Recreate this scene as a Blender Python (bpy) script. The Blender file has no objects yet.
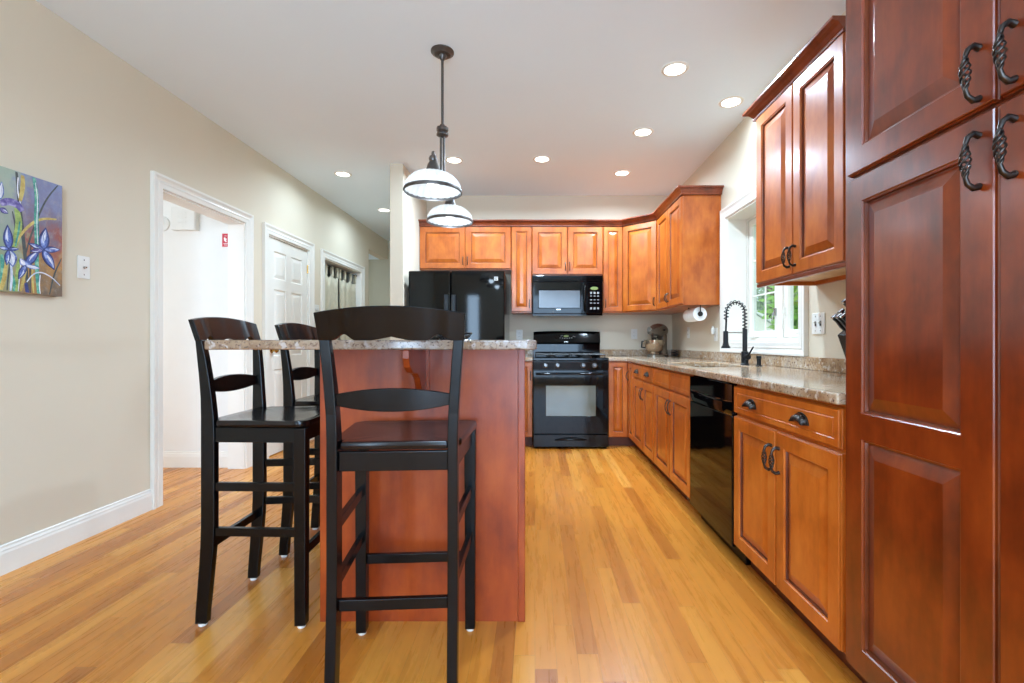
import bpy, math, random
from mathutils import Vector, Matrix
random.seed(7)
PI = math.pi
S = bpy.context.scene
C = S.collection

# ------------------------------------------------------------------ camera
F = 475.0                                     # focal length in pixels of the 1024 px wide frame
cam_d = bpy.data.cameras.new('camera')
cam_d.sensor_width = 36.0
cam_d.lens = F / 1024 * 36
cam_d.shift_x = -(535.0 - 512) / 1024
cam_d.shift_y = (342.0 - 341.5) / 1024
cam_d.clip_start = 0.05
cam = bpy.data.objects.new('camera', cam_d)
C.objects.link(cam)
cam.location = (0, 0, 1.07)
cam.rotation_euler = (PI / 2, 0, 0)
S.camera = cam

# ------------------------------------------------------------------ view, world, sun, window light
S.view_settings.view_transform = 'Standard'
S.view_settings.look = 'None'
S.view_settings.gamma = 1.0
S.view_settings.use_curve_mapping = False
S.view_settings.exposure = 0.68
S.cycles.use_denoising = True
S.cycles.max_bounces = 10
S.cycles.diffuse_bounces = 6
S.cycles.sample_clamp_indirect = 6.0
W = bpy.data.worlds.new('world')
S.world = W
W.use_nodes = True
bg = W.node_tree.nodes['Background']
bg.inputs['Color'].default_value = (0.80, 0.90, 1.0, 1)
bg.inputs['Strength'].default_value = 1.15


def lamp(name, kind, loc, rot=(0, 0, 0), energy=10, color=(1, 1, 1), parent=None, **kw):
    d = bpy.data.lights.new(name, kind)
    d.energy = energy
    d.color = color
    for k, v in kw.items():
        setattr(d, k, v)
    o = bpy.data.objects.new(name, d)
    C.objects.link(o)
    o.location = loc
    o.rotation_euler = rot
    o.parent = parent
    return o


lamp('sun', 'SUN', (0, 0, 20), (math.radians(35), math.radians(-48), 0), 2.0, (1, 0.95, 0.86), angle=0.02)
# daylight standing in the panes of the windows behind the camera and in the entry room
lamp('daylight_patio_door', 'AREA', (0.55, -2.52, 1.25), (PI / 2, 0, 0), 76, (0.54, 0.82, 1.18), shape='RECTANGLE', size=1.5, size_y=2.1)
lamp('daylight_tall_window', 'AREA', (-1.5, -2.52, 1.35), (PI / 2, 0, 0), 17, (0.58, 0.84, 1.15), shape='RECTANGLE', size=0.26, size_y=1.7)
lamp('daylight_entry_window', 'AREA', (-3.5, 1.45, 1.4), (PI / 2, 0, 0), 25, (0.80, 0.93, 1.08), shape='RECTANGLE', size=1.6, size_y=2.0)
lamp('rear_fill_light', 'POINT', (-0.3, -1.3, 2.3), energy=68, color=(0.60, 0.86, 1.16), shadow_soft_size=0.25)  # unseen fill light added behind the camera to brighten the ceiling
lamp('passage_lamp', 'POINT', (-3.4, 7.46, 1.7), energy=5, color=(0.8, 0.93, 1.05), shadow_soft_size=0.15)
LIGHT_DOWN = 18                             # each recessed lamp, in watts
WARM = (0.70, 0.92, 1.14)


# ------------------------------------------------------------------ materials
def lin(c):
    c /= 255.0
    return c / 12.92 if c <= 0.04045 else ((c + 0.055) / 1.055) ** 2.4


def rgb(r, g, b):
    return (lin(r), lin(g), lin(b), 1)


def new_mat(name):
    m = bpy.data.materials.new(name)
    m.use_nodes = True
    return m, m.node_tree, m.node_tree.nodes['Principled BSDF']


def N(t, kind, **inp):
    n = t.nodes.new(kind)
    for k, v in inp.items():
        if k in n.inputs:
            n.inputs[k].default_value = v
        else:
            setattr(n, k, v)
    return n


def ramp(t, fac, stops):
    r = t.nodes.new('ShaderNodeValToRGB')
    e = r.color_ramp.elements
    while len(e) < len(stops):
        e.new(0.5)
    for i, (p, c) in enumerate(stops):
        e[i].position = p
        e[i].color = c
    t.links.new(fac, r.inputs[0])
    return r.outputs[0]


def mixc(t, fac, a, b, mode='MIX'):
    m = t.nodes.new('ShaderNodeMix')
    m.data_type = 'RGBA'
    m.blend_type = mode
    for sock, v in ((m.inputs[0], fac), (m.inputs[6], a), (m.inputs[7], b)):
        if hasattr(v, 'is_output'):
            t.links.new(v, sock)
        else:
            sock.default_value = v
    return m.outputs[2]


def math_(t, op, a, b=None):
    m = t.nodes.new('ShaderNodeMath')
    m.operation = op
    for i, v in enumerate((a, b)):
        if v is None:
            continue
        if hasattr(v, 'is_output'):
            t.links.new(v, m.inputs[i])
        else:
            m.inputs[i].default_value = v
    return m.outputs[0]


def coords(t, scale=(1, 1, 1), jitter=True):
    tc = t.nodes.new('ShaderNodeTexCoord')
    mp = t.nodes.new('ShaderNodeMapping')
    mp.inputs['Scale'].default_value = scale
    src = tc.outputs['Object']
    if jitter:
        oi = t.nodes.new('ShaderNodeObjectInfo')
        v = t.nodes.new('ShaderNodeVectorMath')
        v.operation = 'ADD'
        k = math_(t, 'MULTIPLY', oi.outputs['Random'], 7.0)
        t.links.new(src, v.inputs[0])
        t.links.new(k, v.inputs[1])
        src = v.outputs[0]
    t.links.new(src, mp.inputs['Vector'])
    return mp.outputs[0]


def noise(t, vec, scale, detail=3, rough=0.5):
    n = N(t, 'ShaderNodeTexNoise', Scale=scale, Detail=detail, Roughness=rough)
    t.links.new(vec, n.inputs['Vector'])
    return n.outputs['Fac']


def bump(t, bsdf, h, strength=0.1, dist=0.01):
    b = N(t, 'ShaderNodeBump', Strength=strength, Distance=dist)
    t.links.new(h, b.inputs['Height'])
    t.links.new(b.outputs[0], bsdf.inputs['Normal'])


def plain(name, color, rough=0.5, metal=0.0, spec=0.5, coat=0.0, var=0.04, scale=8):
    """One colour with a faint uneven tone of its own."""
    m, t, b = new_mat(name)
    v = noise(t, coords(t), scale, 2)
    lo = tuple(max(0, c * (1 - var)) for c in color[:3]) + (1,)
    hi = tuple(min(1, c * (1 + var)) for c in color[:3]) + (1,)
    t.links.new(ramp(t, v, [(0.3, lo), (0.7, hi)]), b.inputs['Base Color'])
    b.inputs['Roughness'].default_value = rough
    b.inputs['Metallic'].default_value = metal
    b.inputs['Specular IOR Level'].default_value = spec
    b.inputs['Coat Weight'].default_value = coat
    b.inputs['Coat Roughness'].default_value = 0.12
    return m


def wood(name, dark, mid, light, rough=0.3, coat=0.25):
    m, t, b = new_mat(name)
    blot = noise(t, coords(t, (2.6, 2.6, 1.5)), 3.0, 4, 0.6)
    grain = noise(t, coords(t, (14, 14, 1.6)), 3.0, 4, 0.6)
    f = math_(t, 'ADD', math_(t, 'MULTIPLY', blot, 0.78), math_(t, 'MULTIPLY', grain, 0.22))
    t.links.new(ramp(t, f, [(0.34, dark), (0.5, mid), (0.68, light)]), b.inputs['Base Color'])
    b.inputs['Roughness'].default_value = rough
    b.inputs['Coat Weight'].default_value = coat
    b.inputs['Coat Roughness'].default_value = 0.18
    return m


def emissive(name, color, strength):
    m, t, b = new_mat(name)
    b.inputs['Base Color'].default_value = color
    b.inputs['Emission Color'].default_value = color
    b.inputs['Emission Strength'].default_value = strength
    return m


def granite(name, tint=None):
    m, t, b = new_mat(name)
    v = coords(t, (1, 1, 1), False)
    big = noise(t, v, 5.5, 4, 0.6)
    base = ramp(t, big, [(0.3, rgb(150, 116, 84)), (0.45, rgb(182, 152, 118)), (0.58, rgb(192, 172, 148)), (0.72, rgb(156, 146, 138))])
    fine = noise(t, v, 75, 3, 0.7)
    c1 = mixc(t, ramp(t, fine, [(0.52, (0, 0, 0, 1)), (0.64, (1, 1, 1, 1))]), base, rgb(126, 96, 78))
    mid = noise(t, v, 38, 2, 0.6)
    c2 = mixc(t, ramp(t, mid, [(0.56, (0, 0, 0, 1)), (0.66, (1, 1, 1, 1))]), c1, rgb(206, 194, 178))
    sp = noise(t, v, 140, 1, 0.5)
    c3 = mixc(t, ramp(t, sp, [(0.66, (0, 0, 0, 1)), (0.72, (1, 1, 1, 1))]), c2, rgb(84, 70, 64))
    if tint:
        c3 = mixc(t, 1.0, c3, tint, 'MULTIPLY')
    t.links.new(c3, b.inputs['Base Color'])
    b.inputs['Roughness'].default_value = 0.11
    return m


def plank_floor(name):
    m, t, b = new_mat(name)
    tc = t.nodes.new('ShaderNodeTexCoord')
    sx = t.nodes.new('ShaderNodeSeparateXYZ')
    t.links.new(tc.outputs['Object'], sx.inputs[0])
    bw, bl = 0.072, 1.15
    u = math_(t, 'DIVIDE', sx.outputs[0], bw)
    row = math_(t, 'FLOOR', u)
    wn = N(t, 'ShaderNodeTexWhiteNoise', noise_dimensions='1D')
    t.links.new(row, wn.inputs['W'])
    yy = math_(t, 'ADD', math_(t, 'DIVIDE', sx.outputs[1], bl), math_(t, 'MULTIPLY', wn.outputs['Value'], 9.7))
    brd = math_(t, 'FLOOR', yy)
    cv = t.nodes.new('ShaderNodeCombineXYZ')
    t.links.new(row, cv.inputs[0])
    t.links.new(brd, cv.inputs[1])
    w2 = N(t, 'ShaderNodeTexWhiteNoise', noise_dimensions='2D')
    t.links.new(cv.outputs[0], w2.inputs['Vector'])
    r = w2.outputs['Value']
    # grain: stretched along the board, shifted from board to board
    gv = t.nodes.new('ShaderNodeCombineXYZ')
    t.links.new(math_(t, 'ADD', math_(t, 'MULTIPLY', sx.outputs[0], 22), math_(t, 'MULTIPLY', r, 40)), gv.inputs[0])
    t.links.new(math_(t, 'ADD', math_(t, 'MULTIPLY', sx.outputs[1], 1.6), math_(t, 'MULTIPLY', r, 23)), gv.inputs[1])
    g1 = noise(t, gv.outputs[0], 1.6, 5, 0.62)
    wv = N(t, 'ShaderNodeTexWave', Scale=0.22, Distortion=14.0, Detail=3.0)
    wv.inputs['Detail Scale'].default_value = 1.2
    t.links.new(gv.outputs[0], wv.inputs['Vector'])
    g = math_(t, 'ADD', math_(t, 'MULTIPLY', g1, 0.85), math_(t, 'MULTIPLY', wv.outputs['Fac'], 0.15))
    base = ramp(t, r, [(0.0, rgb(174, 102, 34)), (0.25, rgb(201, 126, 44)), (0.75, rgb(211, 138, 52)), (1.0, rgb(223, 156, 70))])
    gm = ramp(t, g, [(0.28, (0.82, 0.75, 0.66, 1)), (0.46, (0.96, 0.94, 0.91, 1)), (0.72, (1.06, 1.06, 1.06, 1))])
    c1 = mixc(t, 1.0, base, gm, 'MULTIPLY')
    fu = math_(t, 'ABSOLUTE', math_(t, 'SUBTRACT', math_(t, 'FRACT', u), 0.5))
    fy = math_(t, 'ABSOLUTE', math_(t, 'SUBTRACT', math_(t, 'FRACT', yy), 0.5))
    gap = math_(t, 'MAXIMUM', math_(t, 'GREATER_THAN', fu, 0.490), math_(t, 'GREATER_THAN', fy, 0.4992))
    c2 = mixc(t, math_(t, 'MULTIPLY', gap, 0.32), c1, rgb(96, 54, 24))
    t.links.new(c2, b.inputs['Base Color'])
    b.inputs['Specular IOR Level'].default_value = 0.4
    rr = math_(t, 'ADD', math_(t, 'MULTIPLY', g1, 0.12), 0.22)
    t.links.new(rr, b.inputs['Roughness'])
    bump(t, b, math_(t, 'SUBTRACT', 1.0, gap), 0.15, 0.002)
    return m


def glass_pane(name, tint=(0.93, 0.97, 0.96, 1), gloss=0.08):
    m = bpy.data.materials.new(name)
    m.use_nodes = True
    t = m.node_tree
    t.nodes.clear()
    o = t.nodes.new('ShaderNodeOutputMaterial')
    a = N(t, 'ShaderNodeBsdfTransparent', Color=tint)
    g = N(t, 'ShaderNodeBsdfGlossy', Roughness=0.02)
    x = t.nodes.new('ShaderNodeMixShader')
    x.inputs[0].default_value = gloss
    t.links.new(a.outputs[0], x.inputs[1])
    t.links.new(g.outputs[0], x.inputs[2])
    t.links.new(x.outputs[0], o.inputs[0])
    return m


def ribbed_glass(name):
    m, t, b = new_mat(name)
    tr = N(t, 'ShaderNodeBsdfTranslucent', Color=(0.80, 0.80, 0.78, 1))
    tp = N(t, 'ShaderNodeBsdfTransparent', Color=(0.97, 0.97, 0.95, 1))
    b.inputs['Base Color'].default_value = (0.9, 0.9, 0.88, 1)
    b.inputs['Roughness'].default_value = 0.15
    x1 = t.nodes.new('ShaderNodeMixShader')
    x1.inputs[0].default_value = 0.5
    x2 = t.nodes.new('ShaderNodeMixShader')
    x2.inputs[0].default_value = 0.22
    out = t.nodes['Material Output']
    t.links.new(b.outputs[0], x1.inputs[1])
    t.links.new(tr.outputs[0], x1.inputs[2])
    t.links.new(x1.outputs[0], x2.inputs[1])
    t.links.new(tp.outputs[0], x2.inputs[2])
    t.links.new(x2.outputs[0], out.inputs[0])
    return m


M = {}
M['wall'] = plain('cream_wall_paint', rgb(216, 205, 184), 0.75, var=0.015, scale=1.5)
M['entry'] = plain('white_wall_paint', rgb(230, 229, 224), 0.75, var=0.01)
M['ceiling'] = plain('ceiling_paint', rgb(230, 243, 252), 0.85, var=0.01, scale=1.2)
M['trim'] = plain('white_trim_paint', rgb(232, 228, 219), 0.35, var=0.01)
M['plastic'] = plain('white_plastic', rgb(225, 224, 218), 0.35, var=0.01)
M['slot'] = plain('dark_slot', rgb(70, 66, 62), 0.5)
M['floor'] = plank_floor('oak_plank_floor')
M['cherry'] = wood('honey_cherry_wood', rgb(168, 82, 20), rgb(197, 104, 32), rgb(214, 126, 48))
M['upper'] = wood('shaded_upper_cherry_wood', rgb(150, 68, 16), rgb(178, 90, 27), rgb(196, 110, 40))  # same stain as the base cabinets, darkened to offset the stronger light
M['pantry'] = wood('shaded_pantry_cherry_wood', rgb(92, 33, 7), rgb(122, 47, 11), rgb(146, 63, 18), 0.28, 0.55)  # same cherry as the cabinets; dimmer light here is put into the colour
M['island'] = wood('red_cherry_wood', rgb(126, 44, 11), rgb(154, 61, 17), rgb(172, 77, 26), 0.34, 0.12)
M['glaze'] = wood('dark_glaze', rgb(88, 38, 14), rgb(110, 50, 18), rgb(126, 62, 26), 0.4, 0.1)
M['crown'] = wood('dark_cherry_wood', rgb(100, 42, 18), rgb(128, 56, 26), rgb(142, 68, 34), 0.32, 0.3)
M['maple'] = wood('pale_cabinet_underside', rgb(196, 150, 100), rgb(212, 170, 120), rgb(222, 184, 136), 0.45, 0.0)
M['kick'] = wood('toe_kick_wood', rgb(70, 30, 14), rgb(96, 44, 20), rgb(112, 56, 26), 0.5, 0.0)
M['granite'] = granite('tan_granite')
M['bargranite'] = granite('shaded_granite', (0.60, 0.60, 0.66, 1))  # same stone as the worktops; tint puts the bar edge's shade into the colour
M['black'] = plain('black_appliance_enamel', rgb(7, 7, 8), 0.05, spec=0.24)
M['blackglass'] = plain('black_glass', rgb(5, 5, 6), 0.05, spec=0.22)
M['ovenglass'] = plain('oven_window_glass', rgb(96, 104, 92), 0.08, spec=0.8)
M['microglass'] = plain('microwave_window_glass', rgb(64, 64, 66), 0.16, spec=0.6)
M['grate'] = plain('cast_iron', rgb(22, 22, 23), 0.45)
M['stool'] = plain('black_brown_stool_paint', rgb(6, 6, 7), 0.26, spec=0.26, coat=0.0, var=0.2, scale=20)
M['seat'] = plain('dark_espresso_seat', rgb(18, 11, 11), 0.17, spec=0.3, var=0.2, scale=14)
M['bronze'] = plain('dark_bronze_hardware', rgb(70, 64, 60), 0.32, metal=0.9, var=0.15, scale=60)
M['pendant'] = plain('brushed_dark_nickel', rgb(96, 92, 90), 0.38, metal=0.9, var=0.1, scale=40)
M['blackmetal'] = plain('matte_black_metal', rgb(20, 22, 26), 0.36, metal=0.2)
M['steel'] = plain('brushed_steel', rgb(190, 190, 188), 0.25, metal=1.0)
M['knobmetal'] = plain('dark_knob_metal', rgb(112, 112, 112), 0.3, metal=0.9)
M['keypad'] = plain('grey_key_print', rgb(150, 150, 148), 0.5)
M['mixer'] = plain('nickel_mixer_enamel', rgb(140, 130, 118), 0.26, metal=0.75)
M['brass'] = plain('polished_brass', rgb(196, 154, 80), 0.22, metal=1.0)
M['shade'] = ribbed_glass('ribbed_shade_glass')
M['bulb'] = emissive('lit_bulb', (1, 0.95, 0.87, 1), 2.2)
M['lens'] = emissive('lit_lamp_lens', (1, 0.97, 0.92, 1), 5)
M['display'] = emissive('green_display', rgb(110, 124, 60), 0.1)
M['pane'] = glass_pane('window_glass')
M['paper'] = plain('white_paper', rgb(238, 238, 236), 0.9, var=0.01)
M['red'] = plain('red_sign_enamel', rgb(196, 48, 66), 0.4)
M['curtain'] = plain('beige_linen', rgb(196, 188, 164), 0.9, var=0.05, scale=30)
M['rod'] = plain('dark_curtain_rod', rgb(40, 40, 44), 0.4, metal=0.5)
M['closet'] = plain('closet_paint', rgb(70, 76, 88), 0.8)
M['hall'] = plain('hall_wall_paint', rgb(196, 190, 168), 0.8, var=0.01)
M['bark'] = plain('bark', rgb(88, 70, 54), 0.9, var=0.2)
M['lawn'] = plain('lawn_grass', rgb(92, 132, 60), 0.9, var=0.25, scale=3)
M['shed'] = plain('shed_siding', rgb(226, 228, 230), 0.6)
M['shedroof'] = plain('shed_roof', rgb(214, 220, 226), 0.6)
M['bglass'] = plain('mixer_bowl_steel', rgb(176, 158, 136), 0.2, metal=0.85)


def leaf_mat(name, a, b_, c):
    m, t, b = new_mat(name)
    v = noise(t, coords(t), 2.4, 3)
    t.links.new(ramp(t, v, [(0.3, a), (0.5, b_), (0.72, c)]), b.inputs['Base Color'])
    b.inputs['Roughness'].default_value = 0.6
    tr = N(t, 'ShaderNodeBsdfTranslucent', Color=b_)
    x = t.nodes.new('ShaderNodeMixShader')
    x.inputs[0].default_value = 0.35
    t.links.new(b.outputs[0], x.inputs[1])
    t.links.new(tr.outputs[0], x.inputs[2])
    t.links.new(x.outputs[0], t.nodes['Material Output'].inputs[0])
    return m


M['leaf'] = leaf_mat('bright_leaves', rgb(74, 120, 40), rgb(126, 178, 70), rgb(176, 214, 110))
M['leaf2'] = leaf_mat('hazed_blue_green_leaves', rgb(92, 120, 92), rgb(136, 166, 130), rgb(178, 200, 168))  # blue-green leaves made paler, with haze mixed into the colours


# ------------------------------------------------------------------ mesh builder
class MB:
    def __init__(self):
        self.v, self.f, self.m = [], [], []

    def add(self, verts, faces, mi=0):
        k = len(self.v)
        self.v += [Vector(p) for p in verts]
        self.f += [tuple(i + k for i in f) for f in faces]
        self.m += [mi] * len(faces)
        return self

    def box(self, x0, x1, y0, y1, z0, z1, mi=0):
        p = [(x, y, z) for x in (x0, x1) for y in (y0, y1) for z in (z0, z1)]
        return self.add(p, [(0, 1, 3, 2), (4, 6, 7, 5), (0, 4, 5, 1), (2, 3, 7, 6), (0, 2, 6, 4), (1, 5, 7, 3)], mi)

    def loft(self, rings, cap=True, closed=False, mi=0):
        n = len(rings[0])
        verts = [p for r in rings for p in r]
        faces = []
        R = len(rings)
        for i in range(R if closed else R - 1):
            a, b = i * n, ((i + 1) % R) * n
            for j in range(n):
                faces.append((a + j, a + (j + 1) % n, b + (j + 1) % n, b + j))
        if cap and not closed:
            faces.append(tuple(range(n))[::-1])
            faces.append(tuple(range((R - 1) * n, R * n)))
        return self.add(verts, faces, mi)

    def tube(self, pts, r, n=8, closed=False, mi=0):
        pts = [Vector(p) for p in pts]
        rr = r if isinstance(r, (list, tuple)) else [r] * len(pts)
        rings, prev = [], None
        L = len(pts)
        for i, p in enumerate(pts):
            if closed:
                d = pts[(i + 1) % L] - pts[i - 1]
            else:
                d = pts[min(i + 1, L - 1)] - pts[max(i - 1, 0)]
            d.normalize()
            if prev is None:
                u = d.orthogonal().normalized()
            else:
                u = (prev - d * prev.dot(d)).normalized()
            prev = u
            w = d.cross(u)
            rings.append([p + (u * math.cos(2 * PI * k / n) + w * math.sin(2 * PI * k / n)) * rr[i] for k in range(n)])
        return self.loft(rings, True, closed, mi)

    def lathe(self, prof, c=(0, 0, 0), n=24, mi=0, cap=True):
        c = Vector(c)
        rings = [[c + Vector((r * math.cos(2 * PI * k / n), r * math.sin(2 * PI * k / n), z)) for k in range(n)] for r, z in prof]
        return self.loft(rings, cap, False, mi)

    def prism(self, poly, w0, w1, mp, mi=0):
        """polygon (u,v) extruded from w0 to w1; mp(u,v,w) -> point"""
        n = len(poly)
        vs = [mp(u, v, w0) for u, v in poly] + [mp(u, v, w1) for u, v in poly]
        fs = [tuple(range(n))[::-1], tuple(range(n, 2 * n))]
        fs += [(i, (i + 1) % n, n + (i + 1) % n, n + i) for i in range(n)]
        return self.add(vs, fs, mi)

    def slab(self, us, vs, solid, w0, w1, mp, mi=0):
        """grid cells (i,j) for which solid(i,j) is true, extruded from w0 to w1, one connected piece"""
        idx, P, Fc = {}, [], []

        def g(i, j, k):
            key = (i, j, k)
            if key not in idx:
                idx[key] = len(P)
                P.append(mp(us[i], vs[j], (w0, w1)[k]))
            return idx[key]
        nu, nv = len(us) - 1, len(vs) - 1
        ok = lambda i, j: 0 <= i < nu and 0 <= j < nv and solid(i, j)
        for i in range(nu):
            for j in range(nv):
                if not ok(i, j):
                    continue
                Fc.append((g(i, j, 0), g(i, j + 1, 0), g(i + 1, j + 1, 0), g(i + 1, j, 0)))
                Fc.append((g(i, j, 1), g(i + 1, j, 1), g(i + 1, j + 1, 1), g(i, j + 1, 1)))
                for (di, dj, a, b) in ((-1, 0, (i, j), (i, j + 1)), (1, 0, (i + 1, j + 1), (i + 1, j)), (0, -1, (i + 1, j), (i, j)), (0, 1, (i, j + 1), (i + 1, j + 1))):
                    if not ok(i + di, j + dj):
                        Fc.append((g(*a, 0), g(*a, 1), g(*b, 1), g(*b, 0)))
        return self.add(P, Fc, mi)

    def xform(self, Mx):
        self.v = [Mx @ p for p in self.v]
        return self

    def build(self, name, mat, parent=None, smooth=None, bevel=0, weld=False, seg=2):
        me = bpy.data.meshes.new(name)
        me.from_pydata([tuple(p) for p in self.v], [], self.f)
        mats = mat if isinstance(mat, (list, tuple)) else [mat]
        for m in mats:
            me.materials.append(M[m] if isinstance(m, str) else m)
        for p, mi in zip(me.polygons, self.m):
            p.material_index = mi
        import bmesh
        bm = bmesh.new()
        bm.from_mesh(me)
        if weld:
            bmesh.ops.remove_doubles(bm, verts=bm.verts, dist=1e-5)
        bmesh.ops.recalc_face_normals(bm, faces=bm.faces)
        bm.to_mesh(me)
        bm.free()
        if smooth:
            me.shade_smooth()
            me.set_sharp_from_angle(angle=math.radians(smooth))
        o = bpy.data.objects.new(name, me)
        C.objects.link(o)
        o.parent = parent
        if bevel:
            b = o.modifiers.new('bevel', 'BEVEL')
            b.width = bevel
            b.segments = seg
            b.limit_method = 'ANGLE'
            b.angle_limit = math.radians(40)
        return o


def tag(o, label=None, cat=None, group=None, kind=None):
    for k, v in (('label', label), ('category', cat), ('group', group), ('kind', kind)):
        if v:
            o[k] = v
    return o


def thing(name, label, cat, loc=(0, 0, 0), rz=0.0, group=None):
    o = bpy.data.objects.new(name, None)
    o.empty_display_size = 0.05
    C.objects.link(o)
    o.location = loc
    o.rotation_euler = (0, 0, rz)
    return tag(o, label, cat, group)


def dup(o, parent=None):
    c = o.copy()
    C.objects.link(c)
    c.parent = parent
    for ch in list(o.children):
        dup(ch, c)
    return c


def struct(name, mb, mat, parent=None, label=None, **kw):
    o = mb.build(name, mat, parent, **kw)
    if parent is None:
        tag(o, label, None, None, 'structure')
    return o


XYZ = lambda u, v, w: (u, v, w)              # u=x v=y w=z
YZX = lambda u, v, w: (w, u, v)              # u=y v=z w=x
XZY = lambda u, v, w: (u, w, v)              # u=x v=z w=y
T = Matrix.Translation
RZ = lambda a: Matrix.Rotation(a, 4, 'Z')
RX = lambda a: Matrix.Rotation(a, 4, 'X')
RY = lambda a: Matrix.Rotation(a, 4, 'Y')

# ------------------------------------------------------------------ room shell
XL, XR, YB, ZC = -2.455, 1.575, 5.45, 2.75
XL2 = XL - 0.13
b = MB().box(-4.7, 1.8, -2.7, 8.02, -0.1, 0)
struct('floor', b, 'floor', label='oak strip floor running towards the range')
b = MB().box(-4.7, 1.8, -2.7, 8.02, ZC, ZC + 0.1)
struct('ceiling', b, 'ceiling', label='flat white ceiling')
# left wall with doorway, door, curtained closet and passage
us = [-2.6, 3.12, 4.015, 4.364, 5.15, 5.526, 6.69, 7.01, 7.92]
vs = [0, 2.047, 2.06, 2.073, 2.445, ZC]
top = {1: 3, 3: 2, 5: 1, 7: 4}
b = MB().slab(us, vs, lambda i, j: not (i in top and j < top[i]), XL2, XL, YZX)
struct('wall_left', b, 'wall', label='cream left wall with doorways')
b = MB().box(-1.365, -1.243, 4.473, 7.92, 0, ZC)
struct('wall_partition', b, 'wall', label='cream wall end beside the refrigerator')
b = MB().box(-1.243, XR, YB, YB + 0.12, 0, ZC)
struct('wall_back', b, 'wall', label='cream back wall behind the range')
us = [-2.6, 2.82, 3.90, YB + 0.12]
b = MB().slab(us, [0, 1.07, 2.085, ZC], lambda i, j: not (i == 1 and j == 1), XR, XR + 0.22, YZX)
struct('wall_right', b, 'wall', label='cream right wall with the sink window')
us = [XL2, -1.64, -1.36, -0.25, 1.35, XR + 0.22]
b = MB().slab(us, [0, 0.12, 0.5, 2.2, 2.32, ZC], lambda i, j: not ((i == 1 and j == 2) or (i == 3 and j in (1, 2))), -2.7, -2.6, XZY)
struct('wall_rear', b, 'wall', label='rear wall behind the camera')
# rooms beyond the left wall
struct('wall_entry', MB().box(-4.6, XL2, 4.06, 4.16, 0, ZC), 'entry', label='white entry wall seen through the doorway')
struct('wall_entry_side', MB().box(-4.7, -4.6, -2.7, 8.02, 0, ZC), 'entry')
struct('wall_entry_rear', MB().box(-4.6, XL2, 1.3, 1.4, 0, ZC), 'entry')
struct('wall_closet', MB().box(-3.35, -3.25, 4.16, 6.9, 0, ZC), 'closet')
struct('wall_passage', MB().box(-4.6, XL2, 6.9, 7.01, 0, ZC), 'hall')
struct('wall_hall_end', MB().box(-4.6, -1.243, 7.92, 8.02, 0, ZC), 'hall', label='dim hall wall at the end of the passage')
struct('ceiling_passage', MB().box(-4.6, XL2, 7.01, 7.92, 2.445, 2.6), 'ceiling')


def sweep(mb, prof, path, up=Vector((0, 0, 1)), mi=0):
    """profile (out, z) swept along a flat path with mitred corners; out is to the right of travel"""
    path = [Vector(p) for p in path]
    rings = []
    for i, p in enumerate(path):
        d0 = (path[i] - path[i - 1]).normalized() if i else None
        d1 = (path[i + 1] - path[i]).normalized() if i < len(path) - 1 else None
        d0 = d0 or d1
        d1 = d1 or d0
        n0, n1 = d0.cross(up), d1.cross(up)
        mtr = (n0 + n1)
        mtr = mtr / mtr.dot(n0) if abs(mtr.dot(n0)) > 1e-6 else n0
        rings.append([p + mtr * o + up * z for o, z in prof])
    return mb.loft(rings, True, False, mi)


BASE = [(0, 0), (0.014, 0), (0.014, 0.095), (0.011, 0.105), (0.011, 0.112), (0.006, 0.122), (0.006, 0.130), (0, 0.135)]


def baseboard(name, p0, p1):
    struct(name, sweep(MB(), BASE, [p0, p1]), 'trim', label='white baseboard')


baseboard('baseboard_left', (XL, -2.6, 0), (XL, 3.03, 0))
baseboard('baseboard_left_2', (XL, 4.105, 0), (XL, 4.27, 0))
baseboard('baseboard_left_3', (XL, 5.24, 0), (XL, 5.43, 0))
baseboard('baseboard_left_4', (XL, 6.78, 0), (XL, 7.01, 0))
baseboard('baseboard_entry', (-4.6, 4.06, 0), (XL2, 4.06, 0))
baseboard('baseboard_hall', (-4.6, 7.92, 0), (-1.365, 7.92, 0))

# casing profile: out from the wall (n), across from the opening edge (u)
CAS = [(0.0, 0.0), (0.012, 0.0), (0.016, 0.006), (0.016, 0.030), (0.019, 0.040), (0.016, 0.050), (0.019, 0.062), (0.026, 0.076), (0.026, 0.090), (0.0, 0.090)]


def casing(name, y0, y1, z1, label, sign=1, x=XL, z0=0.0, bottom=False, width=0.09):
    """door or window casing on a wall that faces +x (sign 1) or -x (sign -1)"""
    k = width / 0.09

    def ring(y, z, dy, dz):
        return [Vector((x + sign * n, y + dy * u * k, z + dz * u * k)) for n, u in CAS]
    mb = MB()
    if bottom:
        rings = [ring(y0, z0, -1, -1), ring(y0, z1, -1, 1), ring(y1, z1, 1, 1), ring(y1, z0, 1, -1)]
        mb.loft(rings, False, True)
    else:
        mb.loft([ring(y0, z0, -1, 0), ring(y0, z1, -1, 1), ring(y1, z1, 1, 1), ring(y1, z0, 1, 0)])
    return struct(name, mb, 'trim', label=label)


casing('trim_1', 3.12, 4.015, 2.073, 'white casing around the open doorway')
casing('trim_2', 4.364, 5.15, 2.06, 'white casing around the closed six-panel door')
casing('trim_3', 5.526, 6.69, 2.047, 'white casing around the curtained closet')
# jamb lining of the doorway and of the closet
JT = 0.012
for nm, y0, y1, z1 in (('trim_4', 3.12, 4.015, 2.073), ('trim_5', 5.526, 6.69, 2.047), ('trim_6', 4.364, 5.15, 2.06)):
    b = MB().slab([y0, y0 + JT, y1 - JT, y1], [0, z1 - JT, z1], lambda i, j: not (i == 1 and j == 0), XL2 - 0.004, XL + 0.002, YZX)
    struct(nm, b, 'trim', label='white jamb lining')


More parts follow.
